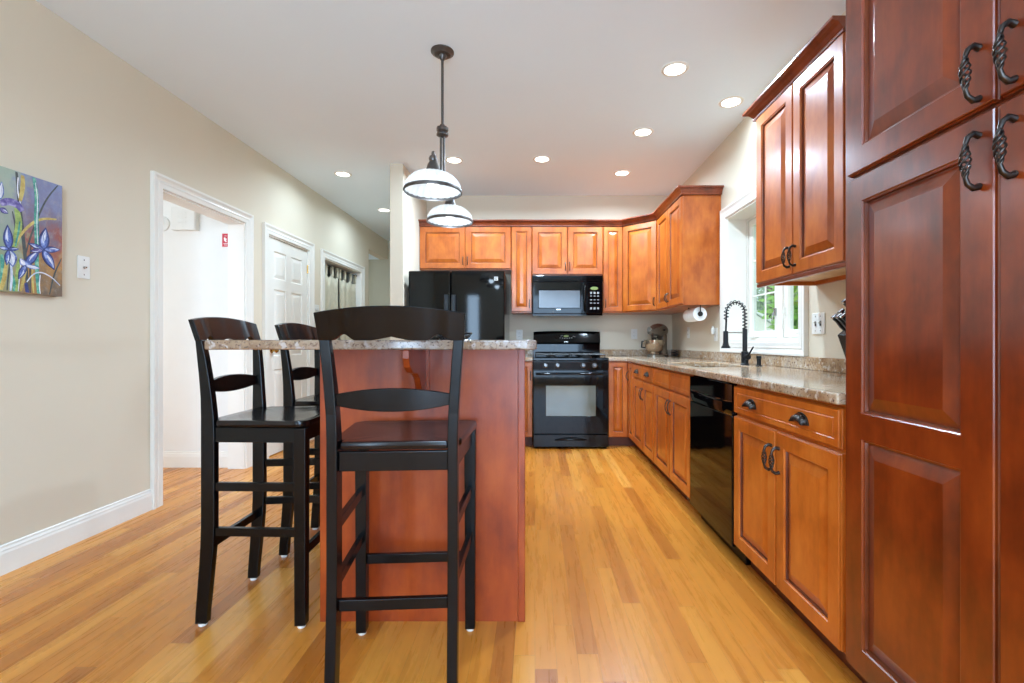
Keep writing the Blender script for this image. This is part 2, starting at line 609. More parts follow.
# ------------------------------------------------------------------ panelled doors
def panel_rings(mb, x0, x1, z0, z1, yf, rings, mi=0):
    rr = []
    for ins, dep in rings:
        rr.append([(x0 + ins, yf + dep, z0 + ins), (x1 - ins, yf + dep, z0 + ins), (x1 - ins, yf + dep, z1 - ins), (x0 + ins, yf + dep, z1 - ins)])
    n = len(rr)
    verts = [p for r in rr for p in r]
    faces = [(i * 4 + j, i * 4 + (j + 1) % 4, (i + 1) * 4 + (j + 1) % 4, (i + 1) * 4 + j) for i in range(n - 1) for j in range(4)]
    faces.append(tuple((n - 1) * 4 + j for j in range(4)))
    mb.add(verts, faces, mi)
    if n == 6:                                # the glaze left in the groove
        for q in range(len(faces) - 1 - 12, len(faces) - 1 - 4):
            mb.m[len(mb.m) - len(faces) + q] = 1


RAISED = [(0, 0), (0.003, 0.004), (0.007, 0.005), (0.009, 0.014), (0.012, 0.014), (0.048, 0.002)]
SHALLOW = [(0, 0), (0.003, 0.003), (0.007, 0.0005)]


def door_mb(w, h, t=0.02, panels=None, stile=0.056, rings=RAISED, ch=0.005):
    """a door standing at x 0..w, z 0..h, its back at y=0 and front at y=-t"""
    if panels is None:
        panels = [(stile, w - stile, stile, h - stile)]
    mb = MB()
    us = sorted(set([ch, w - ch] + [round(v, 5) for p in panels for v in p[:2]]))
    vs = sorted(set([ch, h - ch] + [round(v, 5) for p in panels for v in p[2:]]))
    for i in range(len(us) - 1):
        for j in range(len(vs) - 1):
            cx, cz = (us[i] + us[i + 1]) / 2, (vs[j] + vs[j + 1]) / 2
            if any(p[0] < cx < p[1] and p[2] < cz < p[3] for p in panels):
                continue
            mb.add([(us[i], -t, vs[j]), (us[i + 1], -t, vs[j]), (us[i + 1], -t, vs[j + 1]), (us[i], -t, vs[j + 1])], [(0, 1, 2, 3)])
    ring = lambda ins, y: [(ins, y, ins), (w - ins, y, ins), (w - ins, y, h - ins), (ins, y, h - ins)]
    rr = [ring(0, 0), ring(0, -t + 2 * ch), ring(ch * 0.5, -t + 1.6 * ch), ring(ch * 0.6, -t + 0.5 * ch), ring(ch, -t)]
    verts = [p for r in rr for p in r]
    faces = [(i * 4 + j, i * 4 + (j + 1) % 4, (i + 1) * 4 + (j + 1) % 4, (i + 1) * 4 + j) for i in range(4) for j in range(4)]
    faces.append((3, 2, 1, 0))
    mb.add(verts, faces)
    for p in panels:
        wmin = min(p[1] - p[0], p[3] - p[2])
        k = min(1.0, wmin * 0.36 / rings[-1][0])
        panel_rings(mb, p[0], p[1], p[2], p[3], -t, [(a * k if a > 0.02 else a, d) for a, d in rings])
    return mb


def arch_handle(mb, x, z, L=0.085, proj=0.023, r=0.0042, horiz=False, y=-0.02):
    pts, rr = [], []
    for i in range(15):
        a = i / 14
        s = (a - 0.5) * L
        out = proj * math.sin(PI * a) ** 0.55
        p = (x + s, y - out, z) if horiz else (x, y - out, z + s)
        pts.append(p)
        rr.append(r * (1.5 if i in (0, 14) else 1.25 if i in (1, 13) else 1.0))
    mb.tube(pts, rr, 8)
    return mb


def cage_handle(mb, x, z, L=0.10, proj=0.030, y=-0.02):
    """wrought handle: flared feet and a grip of twisted strands"""
    for s in (-1, 1):
        pts = [(x, y, z + s * L * 0.46), (x, y - proj * 0.45, z + s * L * 0.50), (x, y - proj * 0.85, z + s * L * 0.42), (x, y - proj * 1.0, z + s * L * 0.30)]
        mb.tube(pts, [0.0075, 0.0065, 0.0055, 0.0045], 8)
    for k in range(4):
        pts = []
        for i in range(25):
            a = i / 24
            bulge = 0.0015 + 0.0075 * math.sin(PI * a)
            th = 2 * PI * (k / 4 + 1.25 * a)
            pts.append((x + bulge * math.cos(th), y - proj + bulge * math.sin(th), z + (a - 0.5) * L * 0.62))
        mb.tube(pts, 0.0024, 6)
    return mb


def cup_pull(mb, x, z, w=0.088, h=0.036, d=0.026, y=-0.02):
    """half dome, open below, with ribs fanning over it"""
    rows = []
    nu, nv = 28, 7
    for j in range(nv + 1):
        b_ = (PI / 2) * j / nv
        row = []
        for i in range(nu + 1):
            a = PI * i / nu
            rib = 1 + 0.05 * math.sin(a * 14) * math.cos(b_)
            row.append(Vector((x + w / 2 * math.cos(a) * math.cos(b_ * 0.35) * rib if j < nv else x + w / 2 * math.cos(a) * 0.84,
                               y - d * math.sin(b_) * rib, z - h / 2 + h * math.sin(a) * math.cos(b_ * 0.8) * rib)))
        rows.append(row)
    verts = [p for r in rows for p in r]
    faces = [(j * (nu + 1) + i, j * (nu + 1) + i + 1, (j + 1) * (nu + 1) + i + 1, (j + 1) * (nu + 1) + i) for j in range(nv) for i in range(nu)]
    mb.add(verts, faces)
    # rim along the wall side
    pts = [(x + w / 2 * 1.04 * math.cos(PI * i / 16), y - 0.002, z - h / 2 + h * 1.06 * math.sin(PI * i / 16)) for i in range(17)]
    mb.tube(pts, 0.0028, 6)
    return mb


def knob_mb(mb, x, z, y=-0.02):
    prof = [(0.0001, 0.0), (0.007, 0.0), (0.006, 0.010), (0.014, 0.016), (0.015, 0.021), (0.010, 0.026), (0.0001, 0.027)]
    k = MB().lathe(prof, n=14)
    k.xform(T((x, y, z)) @ RX(PI / 2))
    mb.add(k.v, k.f)
    return mb


def add_door(parent, x, z, w, h, Mx=None, mat='cherry', handle=None, hl=0.085, stile=0.056, cage=False, **kw):
    """a cabinet door; handle = (x, z) in the door's own frame"""
    Mx = Mx or Matrix.Identity(4)
    D = door_mb(w, h, stile=stile, **kw).xform(Mx @ T((x, 0, z)))
    o = D.build('door', [mat, 'glaze'], parent, weld=True)
    if handle:
        hb = MB()
        if cage:
            cage_handle(hb, handle[0], handle[1], hl)
        else:
            arch_handle(hb, handle[0], handle[1], hl)
        hb.xform(Mx @ T((x, 0, z))).build('handle', 'bronze', o, smooth=60)
    return o


def add_drawer(parent, x, z, w, h, Mx=None, mat='cherry', pulls=(), name='drawer', **kw):
    Mx = Mx or Matrix.Identity(4)
    D = door_mb(w, h, stile=0.028, rings=SHALLOW, ch=0.006, **kw).xform(Mx @ T((x, 0, z)))
    o = D.build(name, mat, parent, weld=True)
    for px in pulls:
        cup_pull(MB(), px, h * 0.5).xform(Mx @ T((x, 0, z))).build('cup_pull', 'bronze', o, smooth=50)
    return o


RIGHT = -PI / 2                               # faces -x: local x runs towards -y, local y into the right wall

# ------------------------------------------------------------------ upper cabinets
UZ0, UZ1 = 1.385, 2.325
YU = 5.12                                     # front frame plane of the back wall uppers (doors stand 2 cm proud)


def upper(name, label, x0, x1, z0, doors, stile=0.056, depth=None, rail=True):
    d = (YB - YU - 0.001) if depth is None else depth
    w = x1 - x0
    t = thing(name, label, 'cabinet', (x0, YU, z0), 0, 'cherry wall cabinets')
    h = UZ1 - z0
    MB().box(0.0005, w - 0.0005, 0, d, 0, h).build('body', 'upper', t, bevel=0.0015)
    n = len(doors)
    g = 0.004
    dw = (w - g * (n + 1)) / n
    for i, hs in enumerate(doors):
        hx = dw - 0.022 if hs == 'r' else 0.022
        add_door(t, g + i * (dw + g), 0.012, dw, h - 0.03, handle=(hx, 0.085), mat='upper', hl=0.08, stile=stile)
    return t


upper('fridge_cabinet', 'short two-door cherry cabinet above the black refrigerator', -1.2425, -0.2565, 1.846, ['r', 'l'])
upper('narrow_cabinet', 'narrow one-door cherry cabinet between refrigerator and microwave', -0.2555, -0.033, UZ0, ['r'], stile=0.045)
upper('microwave_cabinet', 'short two-door cherry cabinet directly above the microwave', -0.032, 0.731, 1.785, ['r', 'l'])
upper('narrow_cabinet', 'narrow one-door cherry cabinet just right of the microwave', 0.732, 0.9445, UZ0, ['l'], stile=0.045)

# diagonal corner cabinet
t = thing('corner_wall_cabinet', 'angled one-door cherry cabinet across the back corner', 'cabinet', (0.9455, YU, UZ0), 0, 'cherry wall cabinets')
cx, cy = 1.255 - 0.9455, 4.825 - YU            # end of the diagonal, in the thing's frame
poly = [(0, 0), (cx, cy), (XR - 0.9455 - 0.001, cy), (XR - 0.9455 - 0.001, YB - YU - 0.001), (0, YB - YU - 0.001)]
MB().prism(poly, 0, UZ1 - UZ0, XYZ).build('body', 'upper', t, bevel=0.0015)
ang = math.atan2(cy, cx)
Ld = math.hypot(cx, cy)
add_door(t, 0.012, 0.012, Ld - 0.024, UZ1 - UZ0 - 0.03, Mx=RZ(ang), handle=(Ld - 0.05, 0.085), mat='upper', hl=0.08)

# right wall, far cabinet (two doors facing the room, flat side facing the camera)
XU = 1.255
t = thing('wall_cabinet', 'two-door cherry wall cabinet with flat side beside the sink window', 'cabinet', (XU, 4.824, UZ0), RIGHT, 'cherry wall cabinets')
w = 4.824 - 4.02
MB().box(0, w, 0, XR - XU - 0.001, 0, UZ1 - UZ0).build('body', 'upper', t, bevel=0.0015)
dw = (w - 0.014) / 2
add_door(t, 0.004, 0.012, dw, UZ1 - UZ0 - 0.03, handle=(dw - 0.022, 0.085), mat='upper', hl=0.08)
add_door(t, 0.009 + dw, 0.012, dw, UZ1 - UZ0 - 0.03, handle=(0.022, 0.085), mat='upper', hl=0.08)

# right wall, near cabinet
t = thing('wall_cabinet', 'large two-door cherry wall cabinet nearest the camera, beside the pantry', 'cabinet', (XU, 2.66, UZ0), RIGHT, 'cherry wall cabinets')
w = 0.762
bd = MB()
bd.box(0, 0.018, 0, XR - XU - 0.001, 0, UZ1 - UZ0)
bd.box(w - 0.018, w, 0, XR - XU - 0.001, 0, UZ1 - UZ0)
bd.box(0.018, w - 0.018, 0, 0.02, 0, UZ1 - UZ0)
bd.box(0.018, w - 0.018, XR - XU - 0.021, XR - XU - 0.001, 0, UZ1 - UZ0)
bd.box(0.018, w - 0.018, 0.02, XR - XU - 0.021, UZ1 - UZ0 - 0.02, UZ1 - UZ0)
bd.build('body', 'upper', t)
MB().box(0.018, w - 0.018, 0.02, XR - XU - 0.021, 0.022, 0.034).build('bottom_panel', 'maple', t)
MB().box(-0.006, w, -0.012, 0.012, -0.012, 0.008).build('light_rail', 'crown', t, bevel=0.004)
dw = (w - 0.012) / 2
add_door(t, 0.003, 0.010, dw, UZ1 - UZ0 - 0.02, handle=(dw - 0.024, 0.085), mat='upper', hl=0.095, cage=True, stile=0.06)
add_door(t, 0.008 + dw, 0.010, dw, UZ1 - UZ0 - 0.02, handle=(0.024, 0.085), mat='upper', hl=0.095, cage=True, stile=0.06)

# crown mouldings
CR = [(0.001, -0.012), (0.024, -0.012), (0.026, -0.004), (0.022, 0.002), (0.028, 0.010), (0.036, 0.022), (0.048, 0.032), (0.062, 0.036), (0.066, 0.040), (0.066, 0.050), (0.001, 0.050)]
b = sweep(MB(), CR, [(-1.2425, YU, UZ1), (0.9455, YU, UZ1), (XU, 4.825, UZ1), (XU, 4.02, UZ1), (XR - 0.001, 4.02, UZ1)])
tag(b.build('crown_moulding', 'crown'), 'long dark cherry crown moulding turning the corner above the back cabinets', 'moulding')
# the near moulding also returns to the wall on its far end
b2 = [(XR - 0.001, 2.66, UZ1), (XU, 2.66, UZ1), (XU, 1.898, UZ1)]
b = sweep(MB(), CR, b2)
tag(b.build('crown_moulding', 'crown'), 'dark cherry crown moulding on the near cabinet beside the pantry', 'moulding')

# ------------------------------------------------------------------ base cabinets
BZ = 0.105                                    # bottom of the doors
BT = 0.874                                    # top of the boxes
XF = 0.964                                    # frame plane of the right run
YF = 4.84                                     # frame plane of the back run


def base_box(t, w, d, mat='cherry', hollow=False):
    if hollow:
        MB().slab([0.0005, 0.019, w - 0.019, w - 0.0005], [0, 0.02, d - 0.019, d], lambda i, j: not (i == 1 and j == 1), BZ - 0.005, BT, XYZ).box(0.019, w - 0.019, 0.02, d - 0.019, BZ, BZ + 0.018).build('body', mat, t)
        MB().box(0.0005, w - 0.0005, 0.065, 0.08, 0, BZ - 0.0055).build('toe_kick', 'kick', t)
        return
    MB().box(0.0005, w - 0.0005, 0, d, BZ - 0.005, BT).build('body', mat, t, bevel=0.0015)
    MB().box(0.0005, w - 0.0005, 0.065, 0.08, 0, BZ - 0.0055).build('toe_kick', 'kick', t)


# left of the range
t = thing('base_cabinet', 'narrow cherry base cabinet between refrigerator and range', 'cabinet', (-0.262, YF, 0), 0, 'cherry base cabinets')
base_box(t, 0.238, YB - YF - 0.001)
add_door(t, 0.003, BZ + 0.003, 0.232, BT - BZ - 0.012, handle=(0.232 - 0.018, 0.62), stile=0.045)

# corner cabinet with a folding two-leaf door
t = thing('corner_base_cabinet', 'cherry corner base cabinet with a folding door beside the range', 'cabinet', (0.742, YF, 0), 0, 'cherry base cabinets')
ex, ey = XF - 0.742, 4.585 - YF
poly = [(0, 0), (ex, 0), (ex, ey), (XR - 0.742 - 0.001, ey), (XR - 0.742 - 0.001, YB - YF - 0.001), (0, YB - YF - 0.001)]
MB().prism(poly, BZ - 0.005, BT, XYZ).build('body', 'cherry', t)
kp = [(0, 0.065), (ex + 0.065, 0.065), (ex + 0.065, ey), (ex + 0.08, ey), (ex + 0.08, 0.08), (0, 0.08)]
MB().prism(kp, 0, BZ - 0.0055, XYZ).build('toe_kick', 'kick', t)
add_door(t, 0.006, BZ + 0.003, ex - 0.028, BT - BZ - 0.012, stile=0.045)
add_door(t, 0.003, BZ + 0.003, -ey - 0.006 - 0.018, BT - BZ - 0.012, Mx=T((ex, -0.018, 0)) @ RZ(RIGHT), handle=(0.02, 0.62), stile=0.045)


def right_base(name, label, y0, y1, drawers, door_handles, false=False, cage=False, split=0.5):
    w = y0 - y1
    t = thing(name, label, 'cabinet', (XF, y0, 0), RIGHT, 'cherry base cabinets')
    base_box(t, w, XR - XF - 0.001, hollow=false)
    dz = 0.735
    n = len(drawers)
    g = 0.007
    m = 0.006
    if n == 1:
        add_drawer(t, m, dz, w - 2 * m - 0.012, 0.128, pulls=drawers[0])
    else:
        dw = (w - 2 * m - g) / 2
        for i in range(2):
            add_drawer(t, m + i * (dw + g), dz, dw, 0.128, pulls=drawers[i], name='false_drawer_front' if false else 'drawer')
    dw = (w - 2 * m - g - (0.012 if n == 1 else 0)) / 2
    for i in range(2):
        add_door(t, m + i * (dw + g), BZ + 0.003, dw, 0.613, handle=((dw - 0.026) if i == 0 else 0.026, 0.613 - 0.11), hl=0.10, cage=cage, stile=0.058)
    return t


right_base('drawer_base_cabinet', 'cherry base cabinet with two drawers near the back corner', 4.584, 3.781, [(0.19,), (0.19,)], True)
right_base('sink_base_cabinet', 'cherry base cabinet under the sink, without drawer pulls', 3.78, 2.893, [(), ()], True, false=True)
right_base('drawer_base_cabinet', 'cherry base cabinet with one wide drawer between dishwasher and pantry', 2.265, 1.456, [(0.185, 0.575)], True, cage=True)

# vent grille in the toe kick under the sink
t = thing('toe_kick_vent', 'small grey vent grille low under the sink cabinet', 'vent', (XF + 0.062, 3.18, 0.012), RIGHT)
MB().slab([0, 0.008, 0.252, 0.26], [0, 0.008, 0.072, 0.08], lambda i, j: not (i == 1 and j == 1), 0, -0.008, XZY).xform(T((0, 0, 0))).build('frame', 'steel', t)
b = MB()
for k in range(6):
    b.box(0.006, 0.254, -0.007, -0.001, 0.012 + k * 0.010, 0.016 + k * 0.010)
b.build('louvre', 'steel', t)

# ------------------------------------------------------------------ dishwasher
t = thing('dishwasher', 'black built-in dishwasher among the cherry cabinets on the right', 'dishwasher', (XF, 2.8915, 0), RIGHT)
w = 2.8915 - 2.2665
MB().box(0.003, w - 0.003, 0.0, XR - XF - 0.03, 0.086, 0.868).build('tub', 'black', t)
MB().box(0.006, w - 0.006, -0.022, -0.001, 0.088, 0.715).build('door', 'blackglass', t, bevel=0.004)
# control panel with a scooped handle below
pr = [(0.0, 0.716), (-0.022, 0.716), (-0.027, 0.719), (-0.034, 0.724), (-0.034, 0.772), (-0.030, 0.780), (-0.022, 0.784), (-0.022, 0.864), (0.0, 0.864)]
cp = MB()
L = w - 0.012
rings = []
for i in range(13):
    a = i / 12
    k = 1 - 0.0 * a
    bow = 0.1 + 0.9 * math.sin(PI * min(1, max(0, a))) ** 0.35
    rings.append([(0.006 + L * a, -0.022 + (y + 0.022) * (bow if y < -0.022 else 1), z) for y, z in pr])
cp.loft(rings).build('control_panel', 'blackglass', t, smooth=35)
MB().box(0.01, w - 0.01, 0.061, 0.55, 0.0, 0.0855).build('foot_rail', 'black', t)
MB().box(0.006, w - 0.006, 0.045, 0.06, 0.001, 0.085).build('access_panel', 'black', t, bevel=0.002)

# ------------------------------------------------------------------ pantry
XP = 0.951
t = thing('pantry_cabinet', 'tall cherry pantry cabinet with four doors at right edge', 'cabinet', (XP, 1.455, 0), RIGHT)
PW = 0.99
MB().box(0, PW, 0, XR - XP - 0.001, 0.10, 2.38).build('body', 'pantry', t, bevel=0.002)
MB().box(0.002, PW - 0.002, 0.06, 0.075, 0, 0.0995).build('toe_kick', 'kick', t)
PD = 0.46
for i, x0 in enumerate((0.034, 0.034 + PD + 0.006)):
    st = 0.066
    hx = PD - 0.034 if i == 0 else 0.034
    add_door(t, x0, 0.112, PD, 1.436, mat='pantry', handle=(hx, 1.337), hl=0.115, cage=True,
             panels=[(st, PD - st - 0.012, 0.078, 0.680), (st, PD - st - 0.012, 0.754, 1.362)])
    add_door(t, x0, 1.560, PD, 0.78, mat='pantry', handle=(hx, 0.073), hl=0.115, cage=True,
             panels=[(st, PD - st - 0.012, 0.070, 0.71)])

# ------------------------------------------------------------------ worktops
GZ0, GZ1 = 0.876, 0.912
xs = [0.740, 0.926, 1.03, 1.40, XR - 0.001]
ys = [1.457, 2.98, 3.70, 4.80, YB - 0.001]
b = MB().slab(xs, ys, lambda i, j: (j == 3 or i > 0) and not (i == 2 and j == 1), GZ0, GZ1, XYZ)
wt = tag(b.build('worktop', 'granite', bevel=0.007, seg=3), 'tan granite worktop along the window wall with the sink cut out', 'worktop')
b = MB()
bp = [(0.740, YB - 0.001), (0.740, YB - 0.021), (XR - 0.021, YB - 0.021), (XR - 0.021, 1.457), (XR - 0.001, 1.457), (XR - 0.001, YB - 0.001)]
b.prism(bp, GZ1 + 0.0005, 0.985, XYZ).build('backsplash', 'granite', wt, bevel=0.003)
b = MB().box(-0.264, -0.024, 4.80, YB - 0.001, GZ0, GZ1)
wl = tag(b.build('worktop', 'granite', bevel=0.007, seg=3), 'short granite worktop left of the range', 'worktop')
MB().box(-0.264, -0.024, YB - 0.021, YB - 0.001, GZ1 + 0.0005, 0.985).build('backsplash', 'granite', wl, bevel=0.003)

# sink bowl under the cut-out
t = thing('sink', 'undermount sink sunk in the granite in front of the black faucet', 'sink', (1.215, 3.34, GZ0 - 0.2))
rr = []
for hx, hy, z in ((0.20, 0.375, 0.1985), (0.19, 0.365, 0.1985), (0.185, 0.36, 0.19), (0.175, 0.35, 0.03), (0.15, 0.32, 0.012), (0.03, 0.03, 0.006)):
    rr.append([(hx * sx_, hy * sy_, z) for sx_, sy_ in ((-1, -1), (1, -1), (1, 1), (-1, 1))])
MB().loft(rr, False).add([(-0.03, -0.03, 0.006), (0.03, -0.03, 0.006), (0.03, 0.03, 0.006), (-0.03, 0.03, 0.006)], [(0, 1, 2, 3)]).build('basin', 'steel', t)
MB().lathe([(0.0001, 0.012), (0.03, 0.012), (0.04, 0.009), (0.04, 0.0065)], n=20).build('drain', 'bronze', t, smooth=40)

# ------------------------------------------------------------------ faucet
t = thing('faucet', 'black spring faucet with pull-down head in front of the window', 'faucet', (1.445, 3.27, GZ1 + 0.001))
MB().lathe([(0.0001, 0), (0.028, 0), (0.028, 0.006), (0.024, 0.010), (0.024, 0.085), (0.022, 0.092), (0.0001, 0.092)], n=22).build('base', 'blackmetal', t, smooth=40)
MB().lathe([(0.0001, 0.0925), (0.016, 0.0925), (0.016, 0.245), (0.012, 0.25), (0.0001, 0.25)], n=18).build('riser', 'blackmetal', t, smooth=40)
rr_ = 0.064
arc = [(0, 0, 0.245 + 0.11 * i / 8) for i in range(8)] + [(-rr_ + rr_ * math.cos(PI * i / 16), 0.0, 0.355 + rr_ * 1.15 * math.sin(PI * i / 16)) for i in range(17)]
arc += [(-2 * rr_, 0, 0.355 - 0.02 * i) for i in range(1, 3)]
MB().tube(arc, 0.0045, 8).build('hose', 'blackmetal', t, smooth=60)
# coil wound over the hose
cum = [0]
for a_, b_ in zip(arc, arc[1:]):
    cum.append(cum[-1] + (Vector(b_) - Vector(a_)).length)
turns, pts = 16, []
for i in range(turns * 10 + 1):
    s = cum[-1] * i / (turns * 10)
    k = 0
    while k < len(cum) - 2 and cum[k + 1] < s:
        k += 1
    f = (s - cum[k]) / max(1e-6, cum[k + 1] - cum[k])
    p = Vector(arc[k]).lerp(Vector(arc[k + 1]), f)
    d = (Vector(arc[k + 1]) - Vector(arc[k])).normalized()
    n1 = Vector((0, 1, 0))
    n2 = d.cross(n1)
    th = 2 * PI * i / 10
    pts.append(p + n1 * 0.0145 * math.cos(th) + n2 * 0.0145 * math.sin(th))
MB().tube(pts, 0.0034, 6).build('spring_coil', 'blackmetal', t, smooth=60)
MB().tube([(-2 * rr_, 0, 0.315), (-2 * rr_ - 0.003, 0, 0.24), (-2 * rr_ - 0.004, 0, 0.225)], 0.0065, 10).build('lower_hose', 'blackmetal', t, smooth=60)
MB().lathe([(0.0001, 0.232), (0.015, 0.232), (0.017, 0.226), (0.017, 0.155), (0.021, 0.135), (0.030, 0.122), (0.030, 0.114), (0.0001, 0.114)], (-2 * rr_ - 0.004, 0, 0), 18).build('spray_head', 'blackmetal', t, smooth=40)
MB().tube([(0.0, 0, 0.222), (-2 * rr_ - 0.004, 0, 0.222)], 0.005, 8).build('docking_arm', 'steel', t, smooth=60)
b = MB().tube([(0, -0.018, 0.055), (0, -0.055, 0.055)], 0.018, 14)
b.tube([(0.0, -0.05, 0.06), (0.0, -0.075, 0.085), (0.01, -0.105, 0.125)], [0.007, 0.006, 0.005], 8)
b.build('lever', 'blackmetal', t, smooth=50)
t = thing('soap_dispenser', 'short black soap dispenser on the worktop beside the faucet', 'soap dispenser', (1.452, 3.08, GZ1 + 0.001))
MB().lathe([(0.0001, 0), (0.022, 0), (0.022, 0.004), (0.013, 0.008), (0.013, 0.05), (0.0001, 0.05)], n=18).build('collar', 'blackmetal', t, smooth=40)
MB().lathe([(0.0001, 0.0505), (0.016, 0.0505), (0.016, 0.066), (0.0001, 0.068)], n=18).build('pump', 'blackmetal', t, smooth=40)

# ------------------------------------------------------------------ range
RX0, RX1, RY = -0.021, 0.737, 4.75
t = thing('gas_range', 'black gas range with backguard and oven window', 'range', (RX0, RY, 0))
w = RX1 - RX0
RD = YB - RY - 0.03
MB().box(0.004, w - 0.004, 0.03, RD, 0.02, 0.885).build('body', 'black', t)
MB().box(0.0, w, 0.0, RD, 0.8855, 0.912).build('cooktop', 'black', t, bevel=0.006)
# knob panel, leaning back a little
pr = [(0.0, 0.884), (-0.012, 0.874), (0.0, 0.79), (0.029, 0.79), (0.029, 0.884)]
MB().prism([(y, z) for y, z in pr], 0.002, w - 0.002, lambda u, v, x: (x, u, v)).build('knob_panel', 'black', t, bevel=0.003)
for kx in (0.125, 0.245, 0.500, 0.615):
    k = MB().lathe([(0.0001, 0), (0.026, 0), (0.026, 0.004), (0.021, 0.006), (0.019, 0.026), (0.015, 0.03), (0.0001, 0.03)], n=20)
    k.box(-0.005, 0.005, -0.018, 0.018, 0.028, 0.036)
    k.xform(T((kx, -0.0075, 0.836)) @ RX(PI / 2 - 0.14) @ RZ(0.5)).build('knob', 'knobmetal', t, smooth=40)
# oven door with window and bar handle
od = MB().slab([0.004, 0.13, 0.628, w - 0.004], [0.155, 0.330, 0.635, 0.785], lambda i, j: not (i == 1 and j == 1), -0.012, 0.029, XZY).build('oven_door', 'blackglass', t, bevel=0.004)
MB().box(0.1305, 0.6275, -0.009, 0.02, 0.3305, 0.6345).build('window', 'ovenglass', od)
b = MB().tube([(0.03, -0.045, 0.752), (0.10, -0.052, 0.752), (w / 2, -0.056, 0.752), (w - 0.10, -0.052, 0.752), (w - 0.03, -0.045, 0.752)], 0.012, 12)
for x_ in (0.03, w - 0.03):
    b.tube([(x_, -0.013, 0.752), (x_, -0.045, 0.752)], 0.012, 10)
b.build('handle', 'black', od, smooth=50)
dr = MB().box(0.004, w - 0.004, -0.010, 0.029, 0.022, 0.145).build('drawer', 'black', t, bevel=0.005)
pts = []
for i in range(13):
    a = i / 12
    pts.append((0.22 + (w - 0.44) * a, -0.012 - 0.022 * math.sin(PI * a) ** 0.6, 0.092 + 0.012 * math.sin(PI * a)))
MB().tube(pts, [0.006 + 0.006 * math.sin(PI * i / 12) for i in range(13)], 10).build('handle', 'black', dr, smooth=60)
for x_ in (0.03, w - 0.03):
    MB().lathe([(0.018, 0), (0.018, 0.0195)], (x_, 0.05, 0), 12).build('foot', 'black', t)
# backguard: bowed top, sloping console
prof = []
bg_ = MB()
rings = []
for i in range(17):
    a = i / 16
    x_ = 0.004 + (w - 0.008) * a
    zt = 1.185 + 0.010 * math.sin(PI * a) ** 0.7
    rings.append([(x_, RD, 0.9125), (x_, RD, zt), (x_, RD - 0.035, zt), (x_, RD - 0.055, zt - 0.02), (x_, RD - 0.085, 1.065), (x_, RD - 0.045, 1.045), (x_, RD - 0.045, 0.9125)])
bg_.loft(rings).build('backguard', 'black', t, smooth=25)
co = MB()
pv = []
for i in range(28):
    th = 2 * PI * i / 28
    u, v = 0.125 * math.cos(th), 0.036 * math.sin(th)
    pv.append((u, v))
tilt = math.atan2(0.03, 0.10)
Mc = T((w * 0.49, RD - 0.0705, 1.122)) @ RX(-tilt)
console = co.prism(pv, -0.004, 0.003, lambda u, v, q: (u, q, v)).xform(Mc).build('console', 'blackglass', t, bevel=0.001)
MB().prism([(0.03 * math.cos(2 * PI * i / 18), 0.013 * math.sin(2 * PI * i / 18)) for i in range(18)], -0.0055, -0.004, lambda u, v, q: (u, q, v + 0.014)).xform(Mc).build('clock_display', 'display', console)
for k in range(6):
    MB().box(-0.074 + k * 0.026, -0.060 + k * 0.026, -0.0055, -0.004, -0.016 + abs(k - 2.5) * 0.002, -0.009 + abs(k - 2.5) * 0.002).xform(Mc).build('button', 'keypad', console)
for k, (u, v) in enumerate(((-0.062, 0.012), (-0.05, 0.018), (0.075, 0.008), (0.092, 0.004))):
    MB().box(u, u + 0.010, -0.0055, -0.004, v, v + 0.006).xform(Mc).build('button', 'keypad', console)
MB().box(-0.022, 0.022, -0.003, 0.001, -0.056, -0.048).xform(Mc).build('badge', 'steel', t)
# burners and grates
for gx in (0.03, 0.39):
    g_ = MB()
    gw, gd = 0.338, 0.50
    y0 = 0.05
    z = 0.942
    fr = [(gx, y0), (gx + gw, y0), (gx + gw, y0 + gd), (gx, y0 + gd)]
    for (xa, ya), (xb, yb_) in zip(fr, fr[1:] + fr[:1]):
        g_.tube([(xa, ya, z), (xb, yb_, z)], 0.006, 6)
    for q in (0.25, 0.75):
        yc = y0 + gd * q
        g_.tube([(gx, yc, z), (gx + gw, yc, z)], 0.006, 6)
        g_.tube([(gx + gw / 2, yc - 0.11, z + 0.004), (gx + gw / 2, yc + 0.11, z + 0.004)], 0.006, 6)
    g_.tube([(gx, y0 + gd / 2, z), (gx + gw, y0 + gd / 2, z)], 0.006, 6)
    for xa, ya in fr:
        g_.tube([(xa, ya, z), (xa, ya, 0.9125)], 0.006, 6)
    g_.build('grate', 'grate', t, smooth=50)
    for q in (0.25, 0.75):
        MB().lathe([(0.05, 0.9125), (0.05, 0.918), (0.036, 0.921), (0.036, 0.929), (0.0001, 0.931)], (gx + gw / 2, y0 + gd * q, 0), 20).build('burner', 'grate', t, smooth=40)

# ------------------------------------------------------------------ microwave
YM = 5.045
t = thing('microwave', 'black over-the-range microwave under the cherry cabinets', 'microwave', (-0.0275, YM, 1.352))
w = 0.748
h = 0.426
MB().box(0, w, 0.03, YB - YM - 0.001, 0.012, h).build('body', 'black', t, bevel=0.003)
bs = MB()
bs.box(0.0, w, 0.02, YB - YM - 0.01, 0.0, 0.0115)
bs.build('underside', 'black', t)
gr = MB().box(0.0, w, 0.0, 0.0295, h - 0.068, h).build('vent_grille', 'black', t, bevel=0.004)
for k in range(4):
    MB().box(0.01, w - 0.01, -0.008, -0.0005, h - 0.060 + k * 0.015, h - 0.052 + k * 0.015).build('louvre', 'black', gr, bevel=0.002)
dm = MB().slab([0.004, 0.068, 0.505, 0.565], [0.018, 0.080, 0.265, h - 0.07], lambda i, j: not (i == 1 and j == 1), -0.014, 0.0295, XZY).build('door', 'blackglass', t, bevel=0.006)
